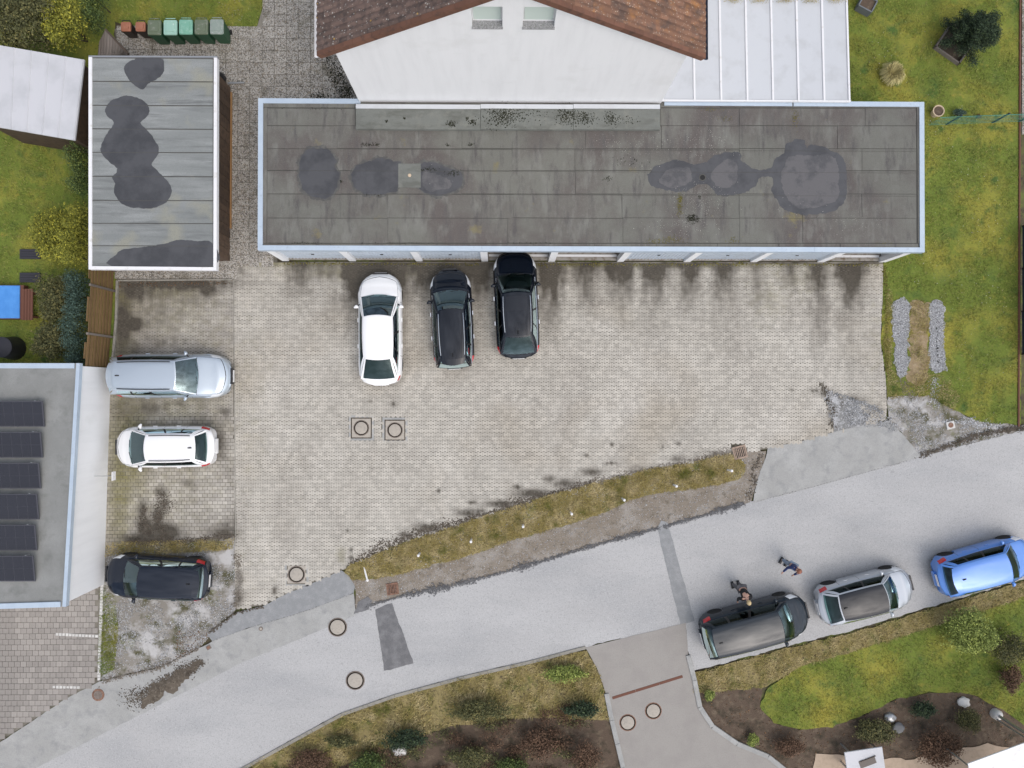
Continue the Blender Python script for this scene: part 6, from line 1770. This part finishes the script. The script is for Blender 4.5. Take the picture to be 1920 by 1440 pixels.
    # arch liners so that the wheel housings are dark
    for xw in (xwF, xwR):
        obj('wheel_housing', MB().box((xw, 0, .44), (wheel_r * 2 + .06, W - .42, .46)), M['black'], body)
    # floor and interior
    obj('underbody', MB().box((0, 0, .24), (L - .5, W * .80, .12)), M['black'], body)
    il, ir = cab0 + .1, cab1 - .02
    obj('cabin_floor', MB().box(((il + ir) / 2, 0, .36), (ir - il, W * .80, .10)), M['seatm'], body)
    obj('dashboard', MB().bev((fx(wf) - .20, 0, zc - .10), (.55, W * .74, .20), .06), M['dash'], root)
    for s in (1, -1):
        sx = lerp(xwt, xwb, .30) - .45
        st_ = obj('seat', MB().bev((sx + .25, s * W * .20, .60), (.55, .50, .26), .05), M['seatm'], root)
        obj('backrest', MB().bev((sx - .10, s * W * .20, .92), (.20, .46, .62), .06), M['seatm'], st_)
        obj('headrest', MB().bev((sx - .14, s * W * .20, 1.24), (.11, .26, .17), .04), M['seatm'], st_)
    rsx = lerp(xwt, xrt, .68)
    rs_ = obj('seat', MB().bev((rsx + .2, 0, .62), (.5, W * .66, .26), .05), M['seatm'], root)
    obj('backrest', MB().bev((rsx - .12, 0, .92), (.20, W * .66, .6), .06), M['seatm'], rs_)
    if kind != 'sedan':
        obj('parcel_shelf', MB().box(((rsx - .25 + cab0) / 2, 0, belt - .02), (max(.2, rsx - .25 - cab0), W * .66, .03)), M['dash'], root)
    else:
        obj('parcel_shelf', MB().box(((rsx - .22 + cab0) / 2, 0, rz_ - .05), (max(.2, rsx - .22 - cab0) + .1, W * .68, .04)), M['dash'], root)
    obj('steering_wheel', MB().tube((fx(wf) - .52, W * .20, .95), (fx(wf) - .55, W * .20, .97), .18, None, 16), M['trim'], root)
    # rear view mirror
    q_ = ws(0, .80); obj('inside_mirror', MB().box((q_.x - .08, 0, q_.z - .07), (.04, .24, .06)), M['trim'], root)
    if sharks:
        q_ = roof(.90, 0)
        obj('aerial', MB().hexa([q_ + Vector(v) for v in ((-.09, -.03, -.005), (.09, -.03, -.005), (.09, .03, -.005), (-.09, .03, -.005))], [q_ + Vector(v) for v in ((-.08, -.012, .06), (-.02, -.012, .05), (-.02, .012, .05), (-.08, .012, .06))]), M['trim'], rfo)
    if spoiler:
        sp_ = MB(); sp_.grid(lambda u, s: roof(1, s) + Vector((.02 - .26 * u + .05 * u * s * s, -s * .03 * u, .010 - .035 * u)), frange(0, 1, 4), frange(-.97, .97, 12))
        sp_.grid(lambda u, s: roof(1, s) + Vector((-.23 + .05 * s * s + .0, -s * .03, -.025 - .03 * u)), frange(0, 1, 1), frange(-.97, .97, 12))
        obj('spoiler', sp_, roof_m or paint, rfo, 40)
    if sunroof:
        obj('sunroof', MB().grid(lambda u, s: roof(lerp(.08, .42, u), s * .72) + Vector((0, 0, .007)), frange(0, 1, 6), frange(-1, 1, 8)), M['softtop'], rfo, 60)
    # grille, bumpers, plates
    zg = zn - .22
    obj('grille', MB().box((h2 + .012, 0, zg), (.06, W * .36, .15)), M['trim'], body)
    obj('front_bumper', MB().box((h2 + .005, 0, .36), (.07, W * .34, .13)), cladding or M['trim'], body)
    obj('rear_bumper', MB().bev((-h2 + .022, 0, .47), (.10, W * .36, .16), .02), cladding or paint, body)
    obj('number_plate', MB().box((-h2 - .045, 0, .72), (.02, .50, .11)), M['plate'], body)
    obj('number_plate', MB().box((h2 + .062, 0, .42), (.02, .50, .11)), M['plate'], body)
    # wipers
    for s in (-.45, .25):
        a = ws(s, .04) + Vector((.0, 0, .015)); b = ws(s + .42, .10) + Vector((0, 0, .015))
        obj('wiper', MB().tube(a, b, .010, .007, 5), M['trim'], root)
    c = P(px, py, z_ref)
    root.location = (c.x, c.y, 0)
    root.rotation_euler = (0, 0, R(heading))
    return root

car('white saloon with sloping rear parked before the closed garage doors', 713.5, 617, 90.5, 4.62, 1.83, 1.46, M['p_white'], 'sedan', wf=.22, wt=.415, rt=.76, rb=.95, rear_h=1.03, deck=1.0, roofw=.665, tail='strip', sharks=False, hoodz=(.72, .97), glass='glass')
car('black compact SUV with chrome roof rails between white saloon and open garage', 848, 598, 93, 4.12, 1.75, 1.54, M['p_black'], 'suv', rails=M['chrome'], chrome=True, wf=.245, wt=.445, rt=.91, rb=.99, rear_h=1.03, spoiler=True, roofw=.645, hoodz=(.78, 1.02))
car('black SUV with its bonnet inside the open garage', 968, 571, 92.5, 4.46, 1.84, 1.60, M['p_black'], 'suv', rails=M['chrome'], chrome=True, wf=.245, wt=.43, rt=.80, rb=.965, rear_h=1.06, roofw=.67, sunroof=True, hoodz=(.80, 1.05))
car('silver-blue estate car parked bonnet outward by the annex wall', 322, 705, 0, 4.82, 1.84, 1.46, M['p_silver'], 'wagon', rails=M['trim'], wf=.265, wt=.415, rt=.925, rb=.99, rear_h=1.02, roofw=.68, spoiler=True, tail='corner', hoodz=(.72, .97), side_glass='darkglass', z_ref=.65)
car('white hatchback parked facing the annex wall', 311.5, 837.5, 180.5, 4.10, 1.72, 1.52, M['p_white'], 'hatch', rails=M['trim'], wf=.205, wt=.405, rt=.85, rb=.945, rear_h=1.02, deck=.98, roofw=.66, hoodz=(.76, 1.02))
car('blue-black hatchback parked on the gravel lot', 296, 1082, 176.5, 4.28, 1.78, 1.49, M['p_navyblack'], 'hatch', wf=.245, wt=.42, rt=.90, rb=.965, rear_h=1.00, roofw=.71, hoodz=(.74, 1.0), spoiler=True)
car('dark slate van-like car parked on the street beside two people', 1416, 1172, 14.5, 4.55, 1.82, 1.62, M['p_grey'], 'suv', wf=.20, wt=.33, rt=.93, rb=.995, rear_h=1.08, roofw=.72, hoodz=(.80, 1.08), z_ref=.7)
car('pale silver car with black roof parked on the street', 1624, 1118, 14.5, 4.10, 1.74, 1.44, M['p_lightsilver'], 'hatch', roof_m=M['softtop'], wf=.24, wt=.38, rt=.82, rb=.95, roofw=.70, z_ref=.7)
car('bright blue hatchback parked on the street behind the lime-green bush', 1848, 1062, 15.5, 4.20, 1.76, 1.48, M['p_blue'], 'hatch', wf=.24, wt=.38, rt=.86, rb=.96, roofw=.70, z_ref=.7, spoiler=True)

# ------------------------------------------------------------------ people by the slate car
def skin_mesh(name, joints, edges, m, parent=None, sub=1, rootj=0):
    me = bpy.data.meshes.new(name)
    me.from_pydata([j[0] for j in joints], edges, [])
    o = bpy.data.objects.new(name, me); col.objects.link(o)
    me.materials.append(m)
    if parent: o.parent = parent
    md = o.modifiers.new('skin', 'SKIN'); md.use_smooth_shade = True
    sv = me.skin_vertices[0].data if len(me.skin_vertices) else None
    if sv is None:
        bpy.context.view_layer.objects.active = o
        bm = bmesh.new(); bm.from_mesh(me); bm.verts.layers.skin.verify(); bm.to_mesh(me); bm.free()
        sv = me.skin_vertices[0].data
    for i, j in enumerate(joints):
        r = j[1]; sv[i].radius = (r, r) if not isinstance(r, tuple) else r
        sv[i].use_root = (i == rootj)
    s = o.modifiers.new('sub', 'SUBSURF'); s.levels = sub; s.render_levels = sub
    return o
def person(label, px, py, rz, shirt, trousers, hair, bend=0.0, arms=(.25, .25)):
    sb_, cb = math.sin(bend), math.cos(bend)
    def up(x, y, z):           # lean the upper body forward (+x) about the hip
        dz = z - .95
        return (x * cb + dz * sb_, y, .95 - x * sb_ + dz * cb) if z > .95 else (x, y, z)
    J = []; E = []
    def add(p, r, par=None):
        J.append((p, r))
        if par is not None: E.append((par, len(J) - 1))
        return len(J) - 1
    pel = add((0, 0, .95), (.15, .12)); wai = add(up(0, 0, 1.12), (.14, .105), pel); che = add(up(.01, 0, 1.32), (.17, .12), wai); nec = add(up(0, 0, 1.49), .055, che)
    hd0 = add(up(.01, 0, 1.56), .065, nec); hd1 = add(up(.02, 0, 1.65), (.085, .10), hd0); hd2 = add(up(.01, 0, 1.745), .055, hd1)
    TOR = [pel, wai, che]
    segs = {'arm': [], 'leg': []}
    for s, sw in ((1, arms[0]), (-1, arms[1])):
        sh = add(up(0, s * .19, 1.44), .058, che); el = add(up(.02 + .26 * math.sin(sw), s * .25, 1.44 - .29 * math.cos(sw)), .045, sh)
        wr = add(up(.10 + .46 * math.sin(sw * 1.5), s * .24, 1.44 - .29 * math.cos(sw) - .24 * math.cos(sw * 1.6)), .030, el)
        wv, ev = Vector(J[wr][0]), Vector(J[el][0]); d = (wv - ev).normalized(); sd_ = Vector((0, s, 0))
        pm = add(tuple(wv + d * .05), (.038, .02), wr)
        for k in range(4):
            b0 = wv + d * .09 + Vector((.0, 0, 0)) + d.cross(sd_).normalized() * (-.03 + k * .02)
            f1 = add(tuple(b0 + d * .03), .009, pm); add(tuple(b0 + d * (.055 + .012 * (k in (1, 2))) - sd_ * .014), .008, f1)
        t1 = add(tuple(wv + d * .045 - d.cross(sd_).normalized() * .045), .010, pm); add(tuple(wv + d * .075 - d.cross(sd_).normalized() * .055 - sd_ * .01), .009, t1)
        segs['arm'].append((sh, el, wr))
        hp = add((0, s * .095, .88), .095, pel); kn = add((.02, s * .11, .50), .062, hp); an = add((-.01, s * .12, .10), .042, kn); add((.05, s * .125, .045), .042, an); add((.15, s * .135, .035), .035, len(J) - 1)
        segs['leg'].append((hp, kn, an))
    c = P(px, py, 0)
    o = skin_mesh('person', J, E, M['skin'], None, 1, pel)
    o.location = (c.x, c.y, .0); o.rotation_euler = (0, 0, R(rz))
    tag(o, label, 'person', 'people beside the slate car')
    def gr(r, k): return tuple(x + k for x in r) if isinstance(r, tuple) else r + k
    jj = [(J[i][0], gr(J[i][1], .025)) for i in (pel, wai, che)] + [(up(0, 0, 1.46), .08)]; ee = [(0, 1), (1, 2), (2, 3)]
    for a in segs['arm']:
        b0 = len(jj)
        jj += [(J[i][0], gr(J[i][1], .018)) for i in a]; ee += [(2, b0), (b0, b0 + 1), (b0 + 1, b0 + 2)]
    skin_mesh('jacket', jj, ee, shirt, o, 1, 0)
    jj = [((0, 0, .97), (.165, .135))]; ee = []
    for a in segs['leg']:
        b0 = len(jj)
        jj += [(J[i][0], gr(J[i][1], .018)) for i in a]; ee += [(0, b0), (b0, b0 + 1), (b0 + 1, b0 + 2)]
    skin_mesh('trousers', jj, ee, trousers, o, 1, 0)
    for s in (1, -1):
        sh = MB().bev((.055, s * .128, .05), (.29, .105, .10), .03)
        obj('shoe', sh, M['trim'], None, 60).parent = o
    bm = bmesh.new(); bmesh.ops.create_icosphere(bm, subdivisions=3, radius=1)
    hc = Vector(up(-.005, 0, 1.685))
    bmesh.ops.delete(bm, geom=[v for v in bm.verts if v.co.z < -.25 and v.co.x > -.3], context='VERTS')
    for v in bm.verts:
        k = 1 + .06 * mn.noise(v.co * 6); v.co = Vector((v.co.x * .108 * k - .012, v.co.y * .095 * k, v.co.z * .105 * k)) + hc
    me = bpy.data.meshes.new('hair'); bm.to_mesh(me); bm.free()
    h_ = link('hair', me, hair, o, 60)
    fm = MB()
    for s in (1, -1):
        e = Vector(up(.108, s * .034, 1.655)); fm.box(tuple(e), (.012, .022, .012))
    obj('eyes', fm, M['trim'], None).parent = o
    nm = Vector(up(.125, 0, 1.62)); obj('nose', MB().hexa([nm + Vector(v) for v in ((-.03, -.015, -.015), (.012, -.012, -.015), (.012, .012, -.015), (-.03, .015, -.015))], [nm + Vector(v) for v in ((-.03, -.008, .04), (-.012, -.006, .04), (-.012, .006, .04), (-.03, .008, .04))]), M['skin'], None).parent = o
    mo = Vector(up(.108, 0, 1.585)); obj('mouth', MB().box(tuple(mo), (.012, .045, .01)), M['terracotta'], None).parent = o
    return o
person('person with auburn hair in navy jacket and pale jeans on the road', 1470, 1051, -120, M['cloth_navy'], M['cloth_jeans'], M['hair_red'], 0.1, (.3, .5))
person('blond person in black clothes bending over beside the slate car', 1378, 1093, -80, M['cloth_black'], M['cloth_grey'], M['hair_blond'], .6, (.5, .7))
